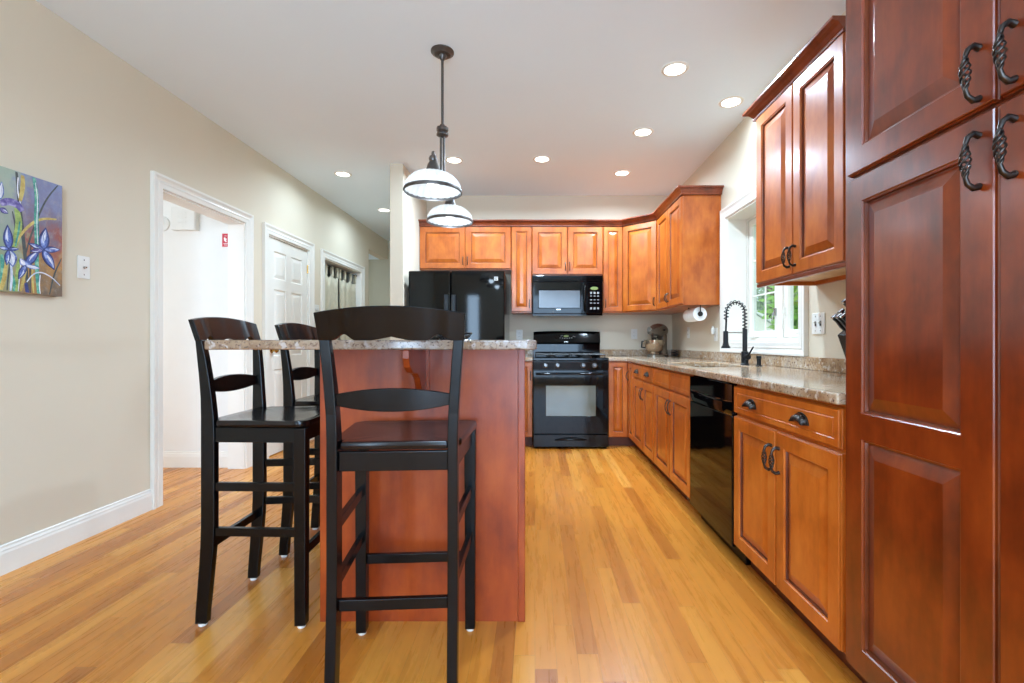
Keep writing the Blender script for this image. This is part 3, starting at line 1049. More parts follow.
MB().box(0.0685, 0.5045, -0.010, 0.02, 0.0805, 0.2645).build('window', 'microglass', dm)
MB().tube([(0.555, -0.015, 0.05), (0.555, -0.042, 0.07), (0.548, -0.048, 0.185), (0.555, -0.042, 0.30), (0.555, -0.015, 0.32)], 0.011, 10).build('handle', 'black', dm, smooth=60)
MB().box(0.255, 0.30, -0.0165, -0.0145, 0.058, 0.068).build('badge', 'steel', dm)
cp = MB().box(0.568, w - 0.004, -0.010, 0.0295, 0.018, h - 0.07).build('control_panel', 'blackglass', t, bevel=0.005)
MB().prism([(0.042 * math.cos(2 * PI * i / 20), 0.017 * math.sin(2 * PI * i / 20)) for i in range(20)], -0.012, -0.010, lambda u, v, q: (u + 0.655, q, v + 0.287)).build('clock_display', 'display', cp)
for r_ in range(5):
    for c_ in range(3):
        hh = 0.022 if r_ in (0, 4) else 0.008
        zz = (0.238, 0.205, 0.165, 0.130, 0.075)[r_]
        MB().box(0.612 + c_ * 0.037, 0.612 + c_ * 0.037 + 0.020, -0.0115, -0.0095, zz - hh / 2, zz + hh / 2).build('button', 'keypad', cp)

# ------------------------------------------------------------------ refrigerator
YR = 4.50
t = thing('refrigerator', 'black side-by-side refrigerator under the short cherry cabinet', 'refrigerator', (-1.200, YR, 0))
w = 0.912
MB().box(0.004, w - 0.004, 0.075, YB - YR - 0.03, 0.02, 1.735).build('body', 'black', t, bevel=0.006)
fx = 0.400
d1 = MB().box(0, fx - 0.003, 0, 0.07, 0.10, 1.745).build('door', 'black', t, bevel=0.012, seg=3)
d2 = MB().box(fx + 0.003, w, 0, 0.07, 0.10, 1.745).build('door', 'black', t, bevel=0.012, seg=3)
for d_, x_ in ((d1, fx - 0.055), (d2, fx + 0.012)):
    MB().box(x_, x_ + 0.043, -0.045, -0.018, 0.62, 1.515).box(x_ + 0.006, x_ + 0.037, -0.02, 0.001, 0.62, 0.70).box(x_ + 0.006, x_ + 0.037, -0.02, 0.001, 1.43, 1.51).build('handle', 'blackmetal', d_, bevel=0.006)
bd_ = MB().box(w - 0.098, w - 0.062, -0.003, 0.0005, 1.652, 1.688).build('badge', 'plastic', d2)
e_ = MB()
e_.box(w - 0.092, w - 0.068, -0.0035, -0.003, 1.676, 1.680)
e_.box(w - 0.092, w - 0.088, -0.0035, -0.003, 1.660, 1.680)
e_.box(w - 0.086, w - 0.070, -0.0035, -0.003, 1.661, 1.668)
e_.build('emblem', 'slot', bd_)
MB().box(0.01, w - 0.01, 0.012, 0.075, 0.012, 0.095).build('kick_grille', 'black', t)
for x_ in (0.05, w - 0.05):
    MB().lathe([(0.02, 0), (0.02, 0.0195)], (x_, 0.12, 0), 12).build('foot', 'black', t)
    MB().lathe([(0.02, 0), (0.02, 0.0195)], (x_, 0.80, 0), 12).build('foot', 'black', t)

# ------------------------------------------------------------------ island
t = thing('kitchen_island', 'red cherry island with a flat end panel behind the front stool', 'island', (-0.822, 1.815, 0))
IW, IL = 0.784, 1.50
MB().box(0.02, IW - 0.05, 0.02, IL, 0.0, 1.0445).build('body', 'island', t)
ep = MB().box(0.034, IW - 0.028, 0.004, 0.0195, 0.0, 1.0445).build('end_panel', 'island', t)
for x0, x1 in ((0.0, 0.033), (IW - 0.027, IW)):
    MB().box(x0, x1, 0.0, 0.0195, 0.0, 1.0445).build('corner_stile', 'island', t, bevel=0.002)
# bracket under the front overhang: an S-curved board on a back plate
cb = [(0.003, 1.0445), (-0.25, 1.0445), (-0.25, 1.015), (-0.235, 0.985), (-0.20, 0.965), (-0.14, 0.958), (-0.105, 0.94), (-0.085, 0.91), (-0.065, 0.885), (-0.03, 0.865), (0.003, 0.85)]
MB().prism(cb, 0.384, 0.407, lambda u, v, x: (x, u, v)).build('corbel', 'island', t, bevel=0.003)
MB().box(0.374, 0.418, -0.006, 0.0035, 0.83, 1.0445).build('corbel_plate', 'island', t, bevel=0.002)
# bar top
b = MB()
o_ = []
x0, x1, y0, y1, r = -1.072, 0.006, 1.52, 3.42, 0.03
for cx_, cy_, a0 in ((x1 - r, y0 + r, -PI / 2), (x1 - r, y1 - r, 0), (x0 + r, y1 - r, PI / 2), (x0 + r, y0 + r, PI)):
    for k in range(5):
        a = a0 + PI / 2 * k / 4
        o_.append((cx_ + r * math.cos(a), cy_ + r * math.sin(a)))
b.prism(o_, 1.045, 1.0765, XYZ)
tag(b.build('granite_counter', 'bargranite', bevel=0.006, seg=3), 'raised granite bar top on the red cherry island', 'worktop')
# wire basket standing on the bar, seen through the scallop of the front stool
t = thing('wire_basket', 'small black wire basket on the bar top behind the front stool', 'basket', (-0.31, 1.80, 1.0768))
b = MB()
for rr0, z in ((0.05, 0.003), (0.062, 0.014), (0.07, 0.026)):
    b.tube([(rr0 * math.cos(2 * PI * i / 28), rr0 * math.sin(2 * PI * i / 28), z) for i in range(28)], 0.0028, 6, closed=True)
for k in range(14):
    a = 2 * PI * k / 14
    b.tube([(0.0, 0.0, 0.003), (0.05 * math.cos(a), 0.05 * math.sin(a), 0.003), (0.07 * math.cos(a + 0.2), 0.07 * math.sin(a + 0.2), 0.026)], 0.002, 5)
b.build('wire_frame', 'blackmetal', t, smooth=60)


# ------------------------------------------------------------------ bar stools
def bar_loft(st):
    """rectangular bar through stations (x, y, z, width_x, depth_y)"""
    return [[(x - w / 2, y - d / 2, z), (x + w / 2, y - d / 2, z), (x + w / 2, y + d / 2, z), (x - w / 2, y + d / 2, z)] for x, y, z, w, d in st]


def make_stool(label):
    t = thing('bar_stool', label, 'bar stool', (0, 0, 0), 0, 'black bar stools')
    for s in (-1, 1):
        st = []
        for z, y, x, d in ((0.012, -0.213, 0.166, 0.042), (0.06, -0.210, 0.166, 0.043), (0.14, -0.203, 0.166, 0.045), (0.22, -0.196, 0.166, 0.047), (0.30, -0.190, 0.166, 0.049), (0.38, -0.187, 0.166, 0.050), (0.72, -0.187, 0.166, 0.050),
                           (0.79, -0.188, 0.166, 0.048), (0.86, -0.191, 0.168, 0.042), (0.94, -0.196, 0.173, 0.037), (1.02, -0.203, 0.179, 0.031), (1.078, -0.209, 0.184, 0.024)):
            st.append((s * (x + 0.007), y, z, 0.030, d))
        lg = MB().loft(bar_loft(st)).build('leg', 'stool', t, bevel=0.003)
        MB().lathe([(0.013, 0), (0.015, 0.003), (0.015, 0.0118)], (s * 0.173, -0.213, 0), 12).build('foot_glide', 'plastic', lg)
        lg = MB().loft(bar_loft([(s * 0.197, 0.165, 0.012, 0.036, 0.040), (s * 0.197, 0.165, 0.749, 0.042, 0.044)])).build('leg', 'stool', t, bevel=0.003)
        MB().lathe([(0.013, 0), (0.015, 0.003), (0.015, 0.0118)], (s * 0.197, 0.165, 0), 12).build('foot_glide', 'plastic', lg)

        def side(z, hh, nm):
            a = Vector((s * 0.175, -0.161, z))
            c = Vector((s * 0.196, 0.143, z))
            MB().loft([[(p.x - 0.009, p.y, z - hh), (p.x + 0.009, p.y, z - hh), (p.x + 0.009, p.y, z + hh), (p.x - 0.009, p.y, z + hh)] for p in (a, c)]).build(nm, 'stool', t, bevel=0.002)
        side(0.525, 0.016, 'stretcher')
        side(0.355, 0.016, 'stretcher')
        side(0.7205, 0.028, 'apron')
    MB().box(-0.157, 0.157, -0.200, -0.182, 0.285, 0.318).build('stretcher', 'stool', t, bevel=0.002)
    MB().box(-0.177, 0.177, 0.156, 0.174, 0.258, 0.292).build('stretcher', 'stool', t, bevel=0.002)
    MB().box(-0.157, 0.157, -0.198, -0.178, 0.692, 0.749).build('apron', 'stool', t, bevel=0.002)
    MB().box(-0.175, 0.175, 0.150, 0.170, 0.692, 0.749).build('apron', 'stool', t, bevel=0.002)
    # seat: wider in front, rounded corners, dished top
    ol = []
    pts = [(-0.156, -0.194), (0.156, -0.194), (0.156, -0.160), (0.193, -0.156), (0.226, 0.192), (-0.226, 0.192), (-0.193, -0.156), (-0.156, -0.160)]
    rad = [0.004, 0.004, 0.002, 0.012, 0.050, 0.050, 0.012, 0.002]
    n = len(pts)
    for i in range(n):
        p, a, c = Vector(pts[i]), Vector(pts[i - 1]), Vector(pts[(i + 1) % n])
        r_ = rad[i]
        d0, d1 = (a - p).normalized(), (c - p).normalized()
        for k in range(7):
            q = k / 6
            p0, p1 = p + d0 * r_, p + d1 * r_
            ol.append(tuple((p0 * (1 - q) + p * q) * (1 - q) + (p * (1 - q) + p1 * q) * q))
    def ring(sc, z):
        return [(x * sc, (y - 0.02) * sc + 0.02, z) for x, y in ol]
    MB().loft([ring(0.975, 0.7525), ring(0.99, 0.754), ring(1.0, 0.760), ring(0.998, 0.770), ring(0.988, 0.776), ring(0.965, 0.777), ring(0.8, 0.774), ring(0.5, 0.771), ring(0.2, 0.770)]).build('seat', 'seat', t, smooth=35)
    # top rail with a scalloped lower edge
    rings = []
    nx = 88
    for i in range(nx + 1):
        x = -0.212 + 0.424 * i / nx
        a = abs(x)
        zt = 1.152 + 0.020 * (1 - (a / 0.216) ** 2)
        zb = 1.0745
        if 0.100 < a < 0.174:
            zb += 0.018 * math.cos(PI * (a - 0.137) / 0.074) ** 2
        elif a < 0.062:
            zb += 0.011 * (1 - a / 0.062) ** 1.25
        yc = -0.220 - 0.020 * (1 - (a / 0.216) ** 2)
        ln = 0.012
        k = 1 - 0.018 * max(0.0, (a - 0.2) / 0.016)
        xb = x * 0.982
        rings.append([(xb, yc - 0.011 + ln, zb), (xb, yc + 0.011 + ln, zb), (x, yc + 0.010 - ln, zt), (x, yc - 0.010 - ln, zt)])
    MB().loft(rings).build('top_rail', 'stool', t, smooth=30, bevel=0.002)
    rings = []
    for i in range(41):
        x = -0.166 + 0.332 * i / 40
        q = 1 - (x / 0.166) ** 2
        zt = 0.918 + 0.018 * q
        zb = 0.886 - 0.018 * q
        yc = -0.196 - 0.014 * q
        rings.append([(x, yc - 0.009, zb), (x, yc + 0.009, zb), (x, yc + 0.006, zt), (x, yc - 0.012, zt)])
    MB().loft(rings).build('slat', 'stool', t, smooth=30, bevel=0.002)
    return t


s0 = make_stool('black bar stool seen from behind at the near end of the island')
s0.location = (-0.427, 1.590, 0)
s0.rotation_euler = (0, 0, math.radians(3.5))
s1 = dup(s0)
tag(s1, 'black bar stool at the left side of the island, nearest the camera')
s1.location = (-1.048, 1.975, 0)
s1.rotation_euler = (0, 0, math.radians(-90 + 2))
s2 = dup(s0)
tag(s2, 'black bar stool farther back at the left side, partly hidden by the others')
s2.location = (-1.040, 2.545, 0)
s2.rotation_euler = (0, 0, math.radians(-90 + 1))

# ------------------------------------------------------------------ island pendant with two shades
t = thing('island_pendant', 'dark metal two-shade pendant lamp hanging over the island', 'pendant lamp', (-0.535, 2.745, 0))
MB().lathe([(0.0001, 2.749), (0.066, 2.749), (0.066, 2.742), (0.052, 2.735), (0.046, 2.727), (0.024, 2.722), (0.016, 2.708), (0.012, 2.700), (0.0001, 2.700)], n=28).build('canopy', 'pendant', t, smooth=40)
MB().tube([(0, 0, 2.70), (0, 0, 2.32)], 0.0075, 10).build('stem', 'pendant', t, smooth=60)
MB().lathe([(0.0001, 2.325), (0.014, 2.325), (0.018, 2.315), (0.034, 2.308), (0.034, 2.290), (0.026, 2.282), (0.034, 2.274), (0.034, 2.262), (0.012, 2.252), (0.0001, 2.25)], n=8).build('coupling', 'pendant', t)
for sx_ in (-0.0085, 0.0085):
    MB().tube([(sx_, 0, 2.255), (sx_, 0, 2.015)], 0.0068, 10).build('lower_stem', 'pendant', t, smooth=60)
MB().tube([(0.005, -0.255, 2.045), (0, -0.12, 2.03), (0, 0, 2.022), (0, 0.12, 2.03), (-0.005, 0.255, 2.045)], 0.0078, 10).build('crossbar', 'pendant', t, smooth=60)
for sy_, sx_ in ((-0.305, 0.011), (0.305, -0.011)):
    k = 1 if sy_ > 0 else -1
    pts = [(sx_ * 0.6, k * 0.25, 2.045), (sx_ * 0.8, k * 0.272, 2.048), (sx_, k * 0.290, 2.050), (sx_, k * 0.303, 2.044), (sx_, k * 0.306, 2.034), (sx_, k * 0.305, 2.02)]
    arm = MB().tube(pts, 0.0078, 10).build('arm', 'pendant', t, smooth=60)
    MB().lathe([(0.0001, 2.024), (0.017, 2.024), (0.022, 2.012), (0.018, 1.998), (0.027, 1.982), (0.034, 1.957), (0.040, 1.940), (0.036, 1.936), (0.0001, 1.936)], (sx_, sy_, 0), 20).build('socket', 'pendant', t, smooth=40)
    # ribbed glass dome, a closed thin shell
    n = 96
    prof = []
    for i in range(11):
        a = i / 10
        prof.append((0.036 + 0.106 * math.sin(a * PI / 2) ** 0.9, 1.939 - 0.094 * (1 - math.cos(a * PI / 2)) ** 0.95))
    rings = []
    for r_, z in prof:
        rings.append([(sx_ + r_ * (1 + 0.028 * min(1.0, (z - 1.846) / 0.03) * math.cos(kk * 2 * PI * 24 / n)) * math.cos(2 * PI * kk / n), sy_ + r_ * (1 + 0.028 * min(1.0, (z - 1.846) / 0.03) * math.cos(kk * 2 * PI * 24 / n)) * math.sin(2 * PI * kk / n), z) for kk in range(n)])
    sh = MB().loft(rings, False).build('lamp_shade', 'shade', t, smooth=60)
    sh.visible_shadow = True
    R_ = 0.1435
    MB().lathe([(R_ - 0.001, 1.853), (R_ + 0.003, 1.853), (R_ + 0.0055, 1.846), (R_ + 0.0045, 1.838), (R_ - 0.001, 1.836), (R_ - 0.003, 1.844), (R_ - 0.001, 1.853)], (sx_, sy_, 0), 56, cap=False).build('rim_band', 'pendant', sh, smooth=50)
    MB().lathe([(0.0001, 1.935), (0.013, 1.930), (0.014, 1.915), (0.026, 1.895), (0.030, 1.878), (0.024, 1.860), (0.010, 1.850), (0.0001, 1.848)], (sx_, sy_, 0), 18).build('bulb', 'bulb', t, smooth=60)
    lamp('pendant_light', 'POINT', (sx_, sy_, 1.835), energy=0.8, color=WARM, parent=t, shadow_soft_size=0.03)

# ------------------------------------------------------------------ recessed ceiling lights
DL = [((0.861, 2.923), 'recessed ceiling light largest in view, above the aisle near the pantry'),
      ((1.372, 3.325), 'recessed ceiling light above the sink window, nearest the right wall'),
      ((0.864, 3.80), 'recessed ceiling light above the aisle, second from the range'),
      ((0.064, 4.36), 'recessed ceiling light midway between pendant and range, near the ceiling centre'),
      ((0.865, 4.72), 'recessed ceiling light above the range front, nearest the back corner'),
      ((-0.748, 4.385), 'recessed ceiling light in front of the refrigerator, beside the pendant shade'),
      ((-1.92, 4.75), 'recessed ceiling light over the hall outside the six-panel door'),
      ((-1.92, 6.045), 'recessed ceiling light far down the hall beside the wall end')]
proto = None
for (x, y), lb in DL:
    if proto is None:
        proto = t = thing('recessed_light', lb, 'ceiling light', (x, y, ZC), 0, 'recessed ceiling lights')
        MB().lathe([(0.062, -0.003), (0.064, -0.006), (0.080, -0.004), (0.083, -0.0005)], n=36, cap=False).build('trim_ring', 'trim', t, smooth=50)
        MB().lathe([(0.0001, -0.003), (0.0625, -0.003)], n=36, cap=False).build('lens', 'lens', t)
    else:
        t = dup(proto)
        t.location = (x, y, ZC)
        tag(t, lb)
for i, ((x, y), lb) in enumerate(DL):
    lamp('recessed_lamp', 'AREA', (x, y, ZC - 0.008), (0, 0, 0), LIGHT_DOWN * (1.15, 0.10, 0.16, 0.95, 0.78, 0.95, 0.33, 0.35)[i], WARM, shape='DISK', size=0.115, spread=math.radians(165))

# ------------------------------------------------------------------ window over the sink
WX = XR + 0.165
w1 = bpy.data.objects.new('window_1', None)
C.objects.link(w1)
w1.location = (WX, 3.36, 1.07)
tag(w1, 'white twin casement window over the sink', None, None, 'structure')
# outer frame
b = MB().slab([-0.54, -0.51, -0.035, 0.035, 0.51, 0.54], [0, 0.03, 0.985, 1.015], lambda i, j: not (i in (1, 3) and j == 1), -0.01, 0.055, YZX)
b.build('window_frame', 'trim', w1)
for k, (ya, yb_) in enumerate(((-0.505, -0.04), (0.04, 0.505))):
    sh = MB().slab([ya, ya + 0.052, yb_ - 0.052, yb_], [0.033, 0.085, 0.93, 0.982], lambda i, j: not (i == 1 and j == 1), 0.0, 0.04, YZX).build('sash', 'trim', w1, bevel=0.003)
    MB().box(0.018, 0.022, ya + 0.0525, yb_ - 0.0525, 0.0855, 0.9295).build('pane', 'pane', sh)
    if k == 1:
        g_ = MB()
        ym = (ya + yb_) / 2 - 0.02
        vs_ = [0.0855, 0.36, 0.372, 0.64, 0.652, 0.9295]
        us_ = [ya + 0.0525, ym - 0.006, ym + 0.006, yb_ - 0.0525]
        g_.slab(us_, vs_, lambda i, j: i == 1 or j in (1, 3), 0.010, 0.0175, YZX)
        g_.build('grille', 'trim', sh)
    yl = yb_ - 0.026 if k == 0 else ya + 0.026
    b = MB().box(-0.016, -0.0005, yl - 0.009, yl + 0.009, 0.19, 0.245)
    b.tube([(-0.014, yl, 0.22), (-0.024, yl, 0.21), (-0.028, yl + (0.010 if k else -0.010), 0.155)], 0.004, 6)
    b.build('latch', 'steel' if k else 'trim', sh)
    yk = (ya + yb_) / 2 + (0.12 if k else -0.05)
    b = MB().box(-0.035, -0.0005, yk - 0.05, yk + 0.05, 0.034, 0.052)
    b.tube([(-0.025, yk, 0.052), (-0.035, yk + 0.02, 0.062), (-0.035, yk + 0.07, 0.058)], 0.006, 6)
    b.build('crank', 'trim', sh, bevel=0.002)
# lining of the deep opening
b = MB().slab([2.821, 2.833, 3.887, 3.899], [1.071, 1.083, 2.072, 2.084], lambda i, j: not (i == 1 and j == 1), XR - 0.002, WX - 0.011, YZX)
struct('trim_7', b, 'trim', label='white lining of the window opening')
casing('trim_8', 2.82, 3.90, 2.085, 'white casing around the sink window', sign=-1, x=XR, z0=1.07, bottom=True, width=0.083)
# tall window and glazed door behind the camera
for nm, xa, xb, za, zb, lb in (('window_2', -1.64, -1.36, 0.5, 2.2, 'tall narrow window behind the camera'), ('window_3', -0.25, 1.35, 0.12, 2.2, 'wide glazed doors behind the camera')):
    xm = (xa + xb) / 2
    if nm == 'window_3':
        uu = [xa, xa + 0.07, xm - 0.06, xm + 0.06, xb - 0.07, xb]
        sol = lambda i, j: not (i in (1, 3) and j == 1)
    else:
        uu = [xa, xa + 0.03, xb - 0.03, xb]
        sol = lambda i, j: not (i == 1 and j == 1)
    o = MB().slab(uu, [za, za + 0.06, zb - 0.06, zb], sol, -2.66, -2.60, XZY).build(nm, 'trim')
    tag(o, lb, None, None, 'structure')
    MB().box(xa + 0.02, xb - 0.02, -2.665, -2.661, za + 0.02, zb - 0.02).build('pane', 'pane', o)

# ------------------------------------------------------------------ six-panel door
DY0, DY1 = 4.364 + JT + 0.002, 5.15 - JT - 0.002
dw, dh = DY1 - DY0, 2.06 - JT - 0.012
st, mid = 0.105, 0.10
ca = (st, (dw - mid) / 2)
cb_ = ((dw + mid) / 2, dw - st)
rows = [(0.20, 0.80), (0.93, 1.56), (1.66, dh - 0.115)]
pn = [(a[0], a[1], r0, r1) for r0, r1 in rows for a in (ca, cb_)]
D6 = [(0, 0), (0.008, 0.009), (0.014, 0.009), (0.045, 0.002)]
Md = T((XL - 0.045, DY0, 0.01)) @ RZ(PI / 2)
dr = door_mb(dw, dh, 0.035, pn, rings=D6, ch=0.002).xform(Md).build('door_1', 'trim', weld=True)
tag(dr, 'white closed six-panel door in the left wall', None, None, 'structure')
MB().lathe([(0.0001, 0), (0.030, 0), (0.030, 0.005), (0.012, 0.010), (0.010, 0.028), (0.024, 0.036), (0.027, 0.048), (0.020, 0.058), (0.0001, 0.062)], n=20).xform(Md @ T((0.065, -0.036, 0.985)) @ RX(PI / 2)).build('door_knob', 'brass', dr, smooth=40)
for z in (0.22, 1.02, 1.80):
    MB().box(dw + 0.0015, dw + 0.006, -0.04, -0.030, z, z + 0.09).tube([(dw + 0.002, -0.042, z), (dw + 0.002, -0.042, z + 0.09)], 0.006, 8).xform(Md).build('hinge', 'brass', dr, smooth=40)

# ------------------------------------------------------------------ closet curtains
ZR = 2.0
t = thing('curtain_rod', 'thin dark curtain rod across the closet opening', 'curtain rod', (XL - 0.065, 5.526 + JT, ZR))
MB().tube([(0, 0.002, 0), (0, 6.69 - 5.526 - 2 * JT - 0.002, 0)], 0.008, 10).build('rod', 'rod', t, smooth=60)
for y_ in (0.0035, 6.69 - 5.526 - 2 * JT - 0.0035):
    MB().tube([(0, y_ - 0.003, 0), (0, y_ + 0.003, 0)], 0.018, 14).build('bracket', 'rod', t, smooth=40)


def curtain(y0, y1, seed, label):
    rnd = random.Random(seed)
    t = thing('curtain', label, 'curtain', (XL - 0.065, y0, 0), 0, 'closet curtains')
    wv = y1 - y0
    tabs = 4
    tw = 0.052
    n = 90
    ph = rnd.random() * 6
    amp = lambda u, v: (0.020 * math.sin(2 * PI * 3.3 * u + ph) + 0.010 * math.sin(2 * PI * 7.1 * u + ph * 2)) * (0.35 + 0.65 * v)
    def sag(u):
        q = (u * (tabs - 1)) % 1.0
        return 0.050 * math.sin(PI * q) ** 2
    rows = 14
    V, Fs = [], []
    for j in range(rows + 1):
        v = j / rows
        for i in range(n + 1):
            u = i / n
            z = (ZR - 0.085 - sag(u)) * (1 - v) + 0.03 * v
            V.append((amp(u, v), u * wv, z))
    for j in range(rows):
        for i in range(n):
            a = j * (n + 1) + i
            Fs.append((a, a + 1, a + n + 2, a + n + 1))
    p = MB().add(V, Fs).build('panel', 'curtain', t, smooth=80)
    so = p.modifiers.new('thickness', 'SOLIDIFY')
    so.thickness = 0.003
    so.offset = 0
    for k in range(tabs):
        u = k / (tabs - 1)
        yc = min(max(u * wv, tw / 2), wv - tw / 2)
        zz = ZR - 0.095
        prof = [(0.011, zz - 0.02)] + [(0.011 * math.cos(a), ZR + 0.011 * math.sin(a)) for a in [PI * i / 8 for i in range(9)]] + [(-0.011, zz - 0.02)]
        rings = [[(x_, yc - tw / 2, z), (x_, yc + tw / 2, z), (x_ * 0.82, yc + tw / 2, z if z < ZR else ZR + (z - ZR) * 0.82), (x_ * 0.82, yc - tw / 2, z if z < ZR else ZR + (z - ZR) * 0.82)] for x_, z in prof]
        MB().loft(rings).build('tab', 'curtain', t, smooth=50)
    return t


curtain(5.545, 6.07, 3, 'beige tab-top curtain nearer the six-panel door, hanging in the closet')
curtain(6.10, 6.665, 8, 'beige tab-top curtain nearer the far hall, hanging in the closet')


# ------------------------------------------------------------------ wall plates and small wall things
def plate(name, label, cat, loc, rz, w=0.072, h=0.115, kind='outlet', gang=1):
    t = thing(name, label, cat, loc, rz, 'white wall plates')
    MB().box(-w / 2, w / 2, -0.006, -0.0002, -h / 2, h / 2).build('cover_plate', 'plastic', t, bevel=0.002)
    for g in range(gang):
        gx = (g - (gang - 1) / 2) * 0.046
        if kind == 'outlet':
            for z in (-0.021, 0.021):
                f = MB().box(gx - 0.016, gx + 0.016, -0.0085, -0.0062, z - 0.014, z + 0.014).build('socket', 'plastic', t, bevel=0.002)
                for q, hh in ((-0.006, 0.009), (0.006, 0.007)):
                    MB().box(gx + q - 0.0012, gx + q + 0.0012, -0.0092, -0.0086, z - hh / 2 + 0.002, z + hh / 2 + 0.002).build('slot', 'slot', f)
        elif kind == 'switch':
            MB().box(gx - 0.006, gx + 0.006, -0.0075, -0.0062, -0.014, 0.014).build('toggle_slot', 'slot', t)
            MB().box(gx - 0.004, gx + 0.004, -0.018, -0.0076, -0.002, 0.010).build('toggle', 'plastic', t, bevel=0.001)
        elif kind == 'jack':
            k = MB().lathe([(0.0001, 0), (0.008, 0), (0.008, 0.004), (0.005, 0.006), (0.005, 0.013), (0.0001, 0.013)], n=6)
            k.xform(T((0, -0.0062, 0)) @ RX(PI / 2)).build('connector', 'steel', t)
        if kind in ('jack', 'switch'):
            for z in (-0.040, 0.040):
                k = MB().lathe([(0.0001, 0), (0.0035, 0), (0.003, 0.0015), (0.0001, 0.0018)], n=10)
                k.xform(T((gx, -0.0062, z)) @ RX(PI / 2)).build('screw', 'steel', t)
    return t


plate('jack_plate', 'small white wall plate with a round jack beside the flower painting', 'wall plate', (XL, 2.58, 1.475), PI / 2, 0.070, 0.122, 'jack')
plate('outlet', 'white outlet on the back wall left of the range', 'outlet', (-0.178, YB, 1.152), 0)
plate('outlet', 'white outlet on the back wall between range and stand mixer', 'outlet', (1.137, YB, 1.160), 0)
plate('outlet', 'white outlet on the right wall below the paper towels', 'outlet', (XR, 4.87, 1.167), RIGHT)
plate('outlet', 'white outlet holding a plug-in freshener beside the sink window', 'outlet', (XR, 4.13, 1.135), RIGHT)
plate('light_switch', 'white double toggle switch plate between window and knife block', 'light switch', (XR, 2.634, 1.172), RIGHT, 0.118, 0.118, 'switch', 2)
plate('light_switch', 'white switch plate between six-panel door and curtained closet', 'light switch', (XL, 5.335, 1.43), PI / 2, 0.118, 0.118, 'switch', 2)
t = thing('plug_in_freshener', 'small white plug-in air freshener in the outlet by the window', 'air freshener', (XR - 0.0095, 4.13, 1.165), RIGHT)
MB().lathe([(0.0001, -0.028), (0.013, -0.026), (0.017, -0.008), (0.016, 0.016), (0.010, 0.028), (0.0001, 0.03)], (0, -0.019, 0), 18).build('housing', 'plastic', t, smooth=60)
MB().lathe([(0.0001, 0.0305), (0.008, 0.0305), (0.007, 0.042), (0.0001, 0.043)], (0, -0.019, 0), 14).build('wick_cap', 'plastic', t, smooth=60)

# entry wall: chime, disc and red sign
t = thing('door_chime', 'white door chime box with three ridges on the entry wall', 'door chime', (-2.972, 4.06, 2.115), 0)
pr = [(-0.105, 0.0), (-0.105, -0.045), (-0.095, -0.055), (0.0, -0.062), (0.095, -0.055), (0.105, -0.045), (0.105, 0.0)]
MB().prism(pr, -0.098, 0.098, lambda u, v, q: (u, v, q)).build('cover', 'plastic', t, bevel=0.003)
for k in range(3):
    MB().box(-0.035, 0.035, -0.067, -0.060, -0.038 + k * 0.038, -0.030 + k * 0.038).build('ridge', 'plastic', t, bevel=0.002)
t = thing('wall_sensor', 'round white sensor disc left of the door chime', 'sensor', (-3.185, 4.06, 2.08), 0)
MB().lathe([(0.0001, 0), (0.065, 0), (0.065, 0.012), (0.045, 0.024), (0.0001, 0.026)], n=30).xform(RX(PI / 2)).build('housing', 'plastic', t, smooth=40)
MB().lathe([(0.034, 0.0255), (0.036, 0.029), (0.030, 0.029), (0.030, 0.0255)], n=30).xform(RX(PI / 2)).build('ring', 'trim', t, smooth=40)
t = thing('alarm_sign', 'small red sign with a white mark on the entry wall', 'sign', (-2.642, 4.06, 1.94), 0)
MB().box(-0.030, 0.030, -0.004, -0.0002, -0.056, 0.056).build('plate', 'red', t, bevel=0.001)
mk = MB()
mk.prism([(-0.014, 0.020), (-0.004, 0.024), (0.002, 0.010), (0.010, 0.014), (0.004, -0.006), (0.012, -0.014), (0.002, -0.018), (-0.012, -0.004)], -0.0052, -0.0040, lambda u, v, q: (u, q, v))
mk.build('white_mark', 'paper', t)
for z, w_ in ((0.036, 0.010), (-0.030, 0.018), (-0.042, 0.014)):
    MB().box(-w_, w_, -0.0046, -0.0040, z - 0.002, z + 0.002).build('white_line', 'paper', t)


# ------------------------------------------------------------------ flower painting
def paint_mat(name, stops, scale=9):
    m, t, b = new_mat(name)
    v = noise(t, coords(t, (1, 1, 1), False), scale * 4, 4, 0.65)
    t.links.new(ramp(t, v, stops), b.inputs['Base Color'])
    b.inputs['Roughness'].default_value = 0.5
    bump(t, b, v, 0.3, 0.003)
    return m


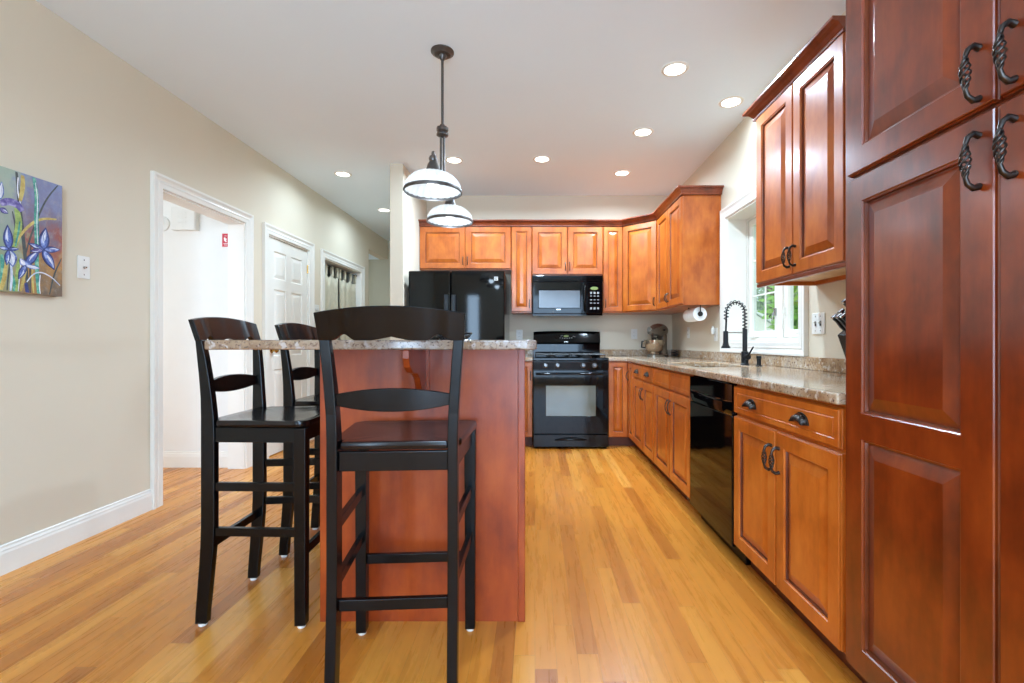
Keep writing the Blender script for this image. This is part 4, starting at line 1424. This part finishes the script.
def canvas_ground():
    m, t, b = new_mat('painted_ground')
    tc = t.nodes.new('ShaderNodeTexCoord')
    sx = t.nodes.new('ShaderNodeSeparateXYZ')
    t.links.new(tc.outputs['Object'], sx.inputs[0])
    v = coords(t, (1, 1, 0.7), False)
    n1 = noise(t, v, 12, 4, 0.6)
    n2 = noise(t, v, 40, 4, 0.7)
    hz = math_(t, 'ADD', math_(t, 'MULTIPLY', sx.outputs[2], 1.7), math_(t, 'MULTIPLY', math_(t, 'SUBTRACT', n1, 0.5), 0.9))
    right = ramp(t, hz, [(0.0, rgb(112, 96, 80)), (0.22, rgb(176, 130, 70)), (0.42, rgb(150, 84, 76)), (0.6, rgb(122, 106, 122)), (0.95, rgb(128, 138, 178))])
    left = ramp(t, hz, [(0.0, rgb(150, 148, 110)), (0.35, rgb(140, 160, 132)), (0.6, rgb(150, 160, 150)), (0.95, rgb(160, 176, 158))])
    fx_ = math_(t, 'ADD', math_(t, 'MULTIPLY', sx.outputs[0], 4.2), math_(t, 'MULTIPLY', math_(t, 'SUBTRACT', n1, 0.5), 1.2))
    c = mixc(t, ramp(t, fx_, [(0.75, (0, 0, 0, 1)), (1.25, (1, 1, 1, 1))]), left, right)
    c = mixc(t, ramp(t, n2, [(0.5, (0, 0, 0, 1)), (0.8, (0.5, 0.5, 0.5, 1))]), c, rgb(176, 170, 160))
    t.links.new(c, b.inputs['Base Color'])
    b.inputs['Roughness'].default_value = 0.55
    return m


M['ground'] = canvas_ground()
M['p_blue'] = paint_mat('blue_petal_paint', [(0.3, rgb(44, 56, 120)), (0.5, rgb(92, 114, 184)), (0.66, rgb(168, 184, 226))])
M['p_navy'] = paint_mat('navy_shadow_paint', [(0.3, rgb(30, 36, 84)), (0.6, rgb(58, 70, 132))])
M['p_white'] = paint_mat('white_highlight_paint', [(0.3, rgb(206, 212, 226)), (0.6, rgb(240, 240, 242))])
M['p_violet'] = paint_mat('violet_petal_paint', [(0.3, rgb(62, 46, 108)), (0.5, rgb(104, 92, 160)), (0.68, rgb(170, 164, 206))])
M['p_pale'] = paint_mat('pale_petal_paint', [(0.3, rgb(168, 180, 206)), (0.6, rgb(220, 224, 232))])
M['p_teal'] = paint_mat('teal_stem_paint', [(0.35, rgb(36, 112, 108)), (0.5, rgb(72, 158, 140)), (0.65, rgb(150, 200, 170))])
M['p_dark'] = paint_mat('dark_stem_paint', [(0.3, rgb(46, 56, 60)), (0.7, rgb(84, 88, 84))])
M['p_gold'] = paint_mat('gold_leaf_paint', [(0.3, rgb(168, 136, 60)), (0.6, rgb(206, 188, 110))])
M['p_green'] = paint_mat('green_leaf_paint', [(0.3, rgb(96, 124, 60)), (0.6, rgb(168, 190, 104))])
PY0, PY1, PZ0, PZ1 = 2.02, 2.432, 1.302, 1.868
PXF = XL + 0.034
t = thing('flower_painting', 'unframed canvas painting of blue irises on the left wall', 'painting', (XL, PY0, PZ0), PI / 2)
pw, ph_ = PY1 - PY0, PZ1 - PZ0
cv = MB().box(0, pw, -0.034, -0.001, 0, ph_)
PM = ['ground', 'p_blue', 'p_violet', 'p_pale', 'p_teal', 'p_dark', 'p_gold', 'p_green', 'p_navy', 'p_white']
kf = 683 / 140.0


def PP(zx, zy):
    """point of the photograph's crop of the painting -> canvas (u, v)"""
    x, y = zx / kf, 160 + zy / kf
    Y = 475 * -PXF / (535 - x)
    return (Y - PY0, 1.07 + (342 - y) * Y / 475 - PZ0)


layer = [0]


def clampuv(p):
    return (min(max(p[0], 0.004), pw - 0.004), min(max(p[1], 0.004), ph_ - 0.004))


def poly_paint(mat, pts):
    layer[0] += 1
    y = -0.0343 - layer[0] * 0.00004
    cv.prism([clampuv(p) for p in pts], y, -0.0340, lambda u, v, q: (u, q, v), PM.index(mat))


def stroke(mat, zpts, w):
    p = [Vector(PP(*q)) for q in zpts]
    # smooth the polyline
    for _ in range(2):
        q = [p[0]]
        for a, c in zip(p, p[1:]):
            q += [a * 0.75 + c * 0.25, a * 0.25 + c * 0.75]
        p = q + [p[-1]]
    L_, R2 = [], []
    for i, a in enumerate(p):
        d = (p[min(i + 1, len(p) - 1)] - p[max(i - 1, 0)]).normalized()
        nrm = Vector((-d.y, d.x))
        ww = w * (0.55 + 0.45 * math.sin(PI * (i + 0.5) / len(p)))
        L_.append(tuple(a + nrm * ww / 2))
        R2.append(tuple(a - nrm * ww / 2))
    for i in range(len(p) - 1):
        poly_paint(mat, [L_[i], L_[i + 1], R2[i + 1], R2[i]])
        layer[0] -= 1
    layer[0] += 1


def petal(mat, c, tip, wid, tipw=0.15):
    a, e = Vector(PP(*c)), Vector(PP(*tip))
    d = e - a
    nrm = Vector((-d.y, d.x)).normalized()
    wdt = wid / kf * 2.3 / 475
    under = 'p_navy' if mat in ('p_blue', 'p_violet') else 'p_blue'
    over = 'p_white' if mat == 'p_pale' else 'p_pale'
    for m_, kw, s0, s1, off in ((under, 1.12, 0.0, 1.0, 0.0), (mat, 0.74, 0.06, 0.93, 0.0), (over, 0.22, 0.30, 0.90, 0.34)):
        L_, R2 = [], []
        for i in range(9):
            s = i / 8
            k = 1.12 * (math.sin(PI * (s * 0.94 + 0.06)) ** 0.9) * (1.0 - 0.35 * s) * wdt
            q = s0 + (s1 - s0) * s
            L_.append(tuple(a + d * q + nrm * k * (kw + off)))
            R2.append(tuple(a + d * q - nrm * k * (kw - off)))
        poly_paint(m_, L_ + R2[::-1])


stroke('p_dark', [(80, 55), (92, 190), (118, 420), (130, 560), (138, 665)], 0.016)
stroke('p_dark', [(285, 120), (225, 190), (180, 290), (140, 400), (120, 480)], 0.008)
stroke('p_white', [(88, 85), (84, 150), (100, 215)], 0.006)
stroke('p_dark', [(60, 250), (78, 330), (60, 430), (40, 560), (34, 640)], 0.007)
stroke('p_dark', [(150, 420), (146, 540), (148, 660)], 0.008)
stroke('p_navy', [(125, 600), (132, 640), (140, 668)], 0.016)
stroke('p_dark', [(300, 480), (262, 560), (240, 665)], 0.007)
stroke('p_gold', [(110, 75), (112, 130), (98, 200)], 0.020)
stroke('p_green', [(80, 235), (95, 310), (75, 400), (60, 440)], 0.030)
stroke('p_gold', [(275, 290), (215, 285), (165, 300), (110, 350), (75, 410)], 0.012)
stroke('p_teal', [(165, 85), (180, 180), (176, 280), (180, 400), (178, 520), (188, 660)], 0.021)
stroke('p_green', [(95, 480), (82, 560), (80, 640)], 0.016)
stroke('p_white', [(172, 110), (184, 200), (178, 300), (184, 420)], 0.004)
stroke('p_teal', [(96, 300), (88, 360), (74, 420)], 0.008)
stroke('p_white', [(102, 480), (96, 560), (88, 640)], 0.004)
stroke('p_teal', [(60, 560), (70, 600), (66, 645)], 0.012)
stroke('p_gold', [(160, 470), (156, 560), (164, 655)], 0.008)
stroke('p_white', [(196, 560), (190, 610), (196, 655)], 0.005)
stroke('p_teal', [(8, 460), (14, 540), (4, 600)], 0.016)
stroke('p_gold', [(30, 500), (18, 590), (0, 640)], 0.018)
stroke('p_pale', [(52, 500), (58, 570), (50, 640)], 0.010)
stroke('p_gold', [(125, 540), (112, 590), (100, 640)], 0.012)
stroke('p_pale', [(130, 595), (160, 555), (200, 545), (250, 570), (292, 612)], 0.006)
stroke('p_violet', [(0, 212), (40, 200), (85, 215), (108, 250)], 0.034)
petal('p_violet', (0, 235), (40, 262), 13)
petal('p_pale', (0, 190), (8, 105), 12)
petal('p_blue', (42, 435), (36, 315), 20)
petal('p_blue', (40, 435), (-10, 425), 9)
petal('p_blue', (40, 435), (92, 434), 9)
petal('p_pale', (45, 440), (62, 522), 24)
petal('p_blue', (40, 440), (30, 515), 12)
petal('p_blue', (122, 515), (190, 440), 18)
petal('p_pale', (120, 515), (95, 480), 14)
petal('p_blue', (122, 515), (88, 582), 14)
petal('p_pale', (125, 515), (195, 530), 10)
petal('p_blue', (208, 440), (222, 330), 24)
petal('p_pale', (212, 400), (222, 345), 8)
petal('p_blue', (210, 438), (136, 405), 13)
petal('p_violet', (205, 440), (145, 445), 12)
petal('p_blue', (212, 436), (292, 438), 15)
petal('p_blue', (210, 440), (264, 536), 22)
petal('p_pale', (225, 460), (255, 515), 8)
cv.build('canvas', PM, t)

# ------------------------------------------------------------------ paper towels under the far cabinet
t = thing('paper_towel_holder', 'black paper towel holder under the cabinet beside the window', 'paper towel holder', (1.41, 4.06, UZ0))
b = MB().tube([(0, -0.012, -0.001), (0, -0.012, -0.072), (0, 0.0, -0.075), (0, 0.29, -0.075), (0, 0.30, -0.06), (0, 0.30, -0.001)], 0.005, 8)
b.build('bracket', 'blackmetal', t, smooth=50)
MB().lathe([(0.0001, 0), (0.022, 0), (0.022, 0.006), (0.0001, 0.010)], n=18).xform(T((0, -0.006, -0.075)) @ RX(PI / 2)).build('end_cap', 'blackmetal', t, smooth=40)
t = thing('paper_towel_roll', 'white paper towel roll hanging under the cabinet', 'paper towel', (1.41, 4.06, UZ0 - 0.075))
n = 36
rings = [[(r_ * math.cos(2 * PI * k / n), y_, r_ * math.sin(2 * PI * k / n)) for k in range(n)] for r_, y_ in ((0.017, 0.002), (0.058, 0.0), (0.060, 0.003), (0.060, 0.275), (0.058, 0.278), (0.017, 0.276))]
MB().loft(rings, False, True).build('roll', 'paper', t, smooth=40)

# ------------------------------------------------------------------ stand mixer
t = thing('stand_mixer', 'nickel stand mixer with steel bowl in the back corner', 'stand mixer', (1.335, 5.16, GZ1 + 0.001), math.radians(180 + 46))
# local +x is the front of the mixer (bowl side)
def oval(cx, z, rx, ry, n=24, cy=0.0):
    return [(cx + rx * math.cos(2 * PI * k / n), cy + ry * math.sin(2 * PI * k / n), z) for k in range(n)]
MB().loft([oval(0.0, 0.0, 0.155, 0.095), oval(0.0, 0.018, 0.155, 0.095), oval(0.0, 0.026, 0.145, 0.085)]).build('base', 'mixer', t, smooth=40)
MB().loft([oval(-0.085, 0.02, 0.070, 0.062), oval(-0.090, 0.08, 0.052, 0.052), oval(-0.095, 0.16, 0.046, 0.050), oval(-0.085, 0.235, 0.055, 0.055)]).build('column', 'mixer', t, smooth=50)
hd = []
for i in range(15):
    a = i / 14
    x_ = -0.165 + 0.335 * a
    r_ = 0.066 * (math.sin(PI * min(0.93, max(0.06, a * 0.88 + 0.09))) ** 0.45)
    zc_ = 0.283 - 0.010 * a
    hd.append([(x_, r_ * 0.95 * math.cos(2 * PI * k / 20), zc_ + r_ * 1.22 * math.sin(2 * PI * k / 20)) for k in range(20)])
MB().loft(hd).build('head', 'mixer', t, smooth=50)
MB().tube([(0.165, 0, 0.29), (0.182, 0, 0.29)], 0.026, 16).build('hub_cover', 'steel', t, smooth=40)
MB().loft([oval(0.085, 0.222, 0.035, 0.035), oval(0.085, 0.20, 0.030, 0.030), oval(0.085, 0.15, 0.010, 0.010), oval(0.085, 0.115, 0.008, 0.008)]).build('beater_shaft', 'steel', t, smooth=50)
bw = [(0.045, 0.027), (0.052, 0.032), (0.050, 0.040), (0.075, 0.062), (0.098, 0.10), (0.108, 0.15), (0.110, 0.178), (0.113, 0.180), (0.106, 0.178), (0.104, 0.15), (0.094, 0.103), (0.070, 0.066), (0.0001, 0.052)]
bo = MB().lathe(bw, (0.075, 0, 0), 32, cap=False).build('bowl', 'bglass', t, smooth=50)
MB().tube([(0.075, -0.108, 0.165), (0.085, -0.145, 0.165), (0.085, -0.150, 0.10), (0.078, -0.098, 0.095)], 0.009, 8).build('handle', 'blackmetal', bo, smooth=60)
MB().lathe([(0.0001, 0), (0.011, 0), (0.012, 0.012), (0.0001, 0.016)], (0, 0, 0), 14).xform(T((-0.03, 0.062, 0.288)) @ RX(-PI / 2)).build('speed_knob', 'blackmetal', t, smooth=40)
t = thing('mixer_cord', 'black cord coiled on the worktop behind the stand mixer', 'cord', (1.507, 5.13, GZ1 + 0.007))
pts = []
for i in range(60):
    a = i / 59
    th = 2 * PI * 2.2 * a
    pts.append((0.03 * math.cos(th), 0.055 * math.sin(th) - 0.02, 0.055 * a))
MB().tube(pts, 0.0055, 8).build('cord', 'blackmetal', t, smooth=60)

# ------------------------------------------------------------------ knife block
t = thing('knife_block', 'dark knife block on the worktop, mostly hidden behind the pantry', 'knife block', (1.33, 1.84, GZ1 + 0.001), 0)
tiltk = math.radians(-38)                      # leans towards -x
pr = [(-0.055, 0.0), (0.10, 0.0), (0.10, 0.06), (0.02, 0.225), (-0.075, 0.165), (-0.055, 0.10)]
MB().prism([(-0.06, 0), (0.10, 0), (0.10, 0.13), (-0.015, 0.275), (-0.125, 0.185)], -0.055, 0.055, lambda u, v, q: (u, q, v)).build('block', 'stool', t, bevel=0.003)
kd = Vector((-0.63, 0, 0.777))
base_pts = [(-0.005, 0.205, -0.03), (-0.005, 0.205, 0.01), (-0.03, 0.172, -0.035), (-0.03, 0.172, 0.02), (-0.062, 0.146, -0.03), (-0.062, 0.146, 0.015), (-0.085, 0.127, -0.036), (-0.085, 0.127, -0.010), (-0.085, 0.127, 0.018)]
proto = None
for i, (u, v, q) in enumerate(base_pts):
    L_ = 0.12 if i < 2 else 0.105 if i < 4 else 0.085
    k = thing('kitchen_knife', 'black-handled kitchen knife with steel butt stuck in the knife block', 'knife', (1.33 + u - 0.023, 1.84 + q, GZ1 + v + 0.070), 0, 'knives in the block')
    a = Vector((0, 0, 0)) + kd * 0.012
    e = kd * L_
    sd = Vector((0.777, 0, 0.63))
    rg = []
    for s, hw in ((0.0, 0.008), (0.25, 0.011), (0.6, 0.010), (0.88, 0.013)):
        p = a.lerp(e, s)
        rg.append([p - sd * hw + Vector((0, -0.007, 0)), p + sd * hw + Vector((0, -0.007, 0)), p + sd * hw + Vector((0, 0.007, 0)), p - sd * hw + Vector((0, 0.007, 0))])
    MB().loft(rg).build('handle', 'blackmetal', k, bevel=0.003)
    p0, p1 = a.lerp(e, 0.885), e
    rg = [[p - sd * hw + Vector((0, -0.0075, 0)), p + sd * hw + Vector((0, -0.0075, 0)), p + sd * hw + Vector((0, 0.0075, 0)), p - sd * hw + Vector((0, 0.0075, 0))] for p, hw in ((p0, 0.0135), (p1, 0.0125))]
    MB().loft(rg).build('butt', 'steel', k, bevel=0.002)
    rg = [[p - sd * 0.008 + Vector((0, -0.001, 0)), p + sd * 0.008 + Vector((0, -0.001, 0)), p + sd * 0.008 + Vector((0, 0.001, 0)), p - sd * 0.008 + Vector((0, 0.001, 0))] for p in (kd * 0.006, a)]
    MB().loft(rg).build('blade', 'steel', k)

# ------------------------------------------------------------------ outdoors beyond the sink window
g = MB().box(1.85, 40, -15, 40, -0.6, -0.5).build('lawn', 'lawn')
tag(g, 'lawn outside the sink window', 'lawn', None, 'stuff')


def tree(label, loc, h, r, mat, seed, nleaf=2600):
    rnd = random.Random(seed)
    t = thing('tree', label, 'tree', loc, 0, 'trees outside the window')
    MB().tube([(0, 0, 0), (0.05, 0.02, h * 0.3), (-0.03, 0.05, h * 0.6), (0.02, 0, h * 0.9)], [r * 0.09, r * 0.07, r * 0.05, r * 0.015], 8).build('trunk', 'bark', t, smooth=60)
    V, Fs = [], []
    mb = MB()
    blobs = [(Vector((rnd.uniform(-1, 1) * r * 0.6, rnd.uniform(-1, 1) * r * 0.6, max(0.65 * r, h * rnd.uniform(0.1, 0.92)))), r * rnd.uniform(0.35, 0.6)) for _ in range(16)]
    for _ in range(nleaf):
        c, br = rnd.choice(blobs)
        d = Vector((rnd.gauss(0, 1), rnd.gauss(0, 1), rnd.gauss(0, 1))).normalized() * br * rnd.uniform(0.6, 1.0)
        p = c + d
        a = Vector((rnd.gauss(0, 1), rnd.gauss(0, 1), rnd.gauss(0, 1))).normalized()
        s = a.orthogonal().normalized()
        L_ = rnd.uniform(0.13, 0.26)
        mb.add([p, p + a * L_ * 0.5 + s * L_ * 0.28, p + a * L_, p + a * L_ * 0.5 - s * L_ * 0.28], [(0, 1, 2, 3)])
    mb.build('foliage', mat, t)
    return t


tree('haze-paled blue-green leafy tree outside, seen in the far window sash', (9.0, 18.2, -0.495), 8.5, 2.3, 'leaf2', 1, 9000)
tree('bright green tree outside, seen in the near window sash', (6.6, 9.5, -0.495), 6.5, 1.75, 'leaf', 5, 9000)
tree('tall green tree far off outside, behind the other trees', (13.6, 26.5, -0.495), 12.0, 3.6, 'leaf2', 11, 9000)
tree('spreading green tree far off outside at the right of the window', (15.5, 18.5, -0.495), 10.0, 3.0, 'leaf', 12, 9000)
t = thing('garden_shed', 'small white shed in the garden outside the window', 'shed', (6.55, 13.5, -0.499))
MB().box(-0.9, 0.6, -0.5, 0.5, 0, 1.55).build('wall', 'shed', t)
MB().prism([(-1.1, 2.72), (0.8, 1.52), (0.8, 1.60), (-1.1, 2.80)], -0.6, 0.6, lambda u, v, q: (u, q, v)).build('roof', 'shedroof', t)
MB().prism([(-0.9, 1.551), (0.6, 1.551), (0.6, 1.63), (-0.9, 2.58)], -0.5, 0.5, lambda u, v, q: (u, q, v)).build('gable', 'shed', t)
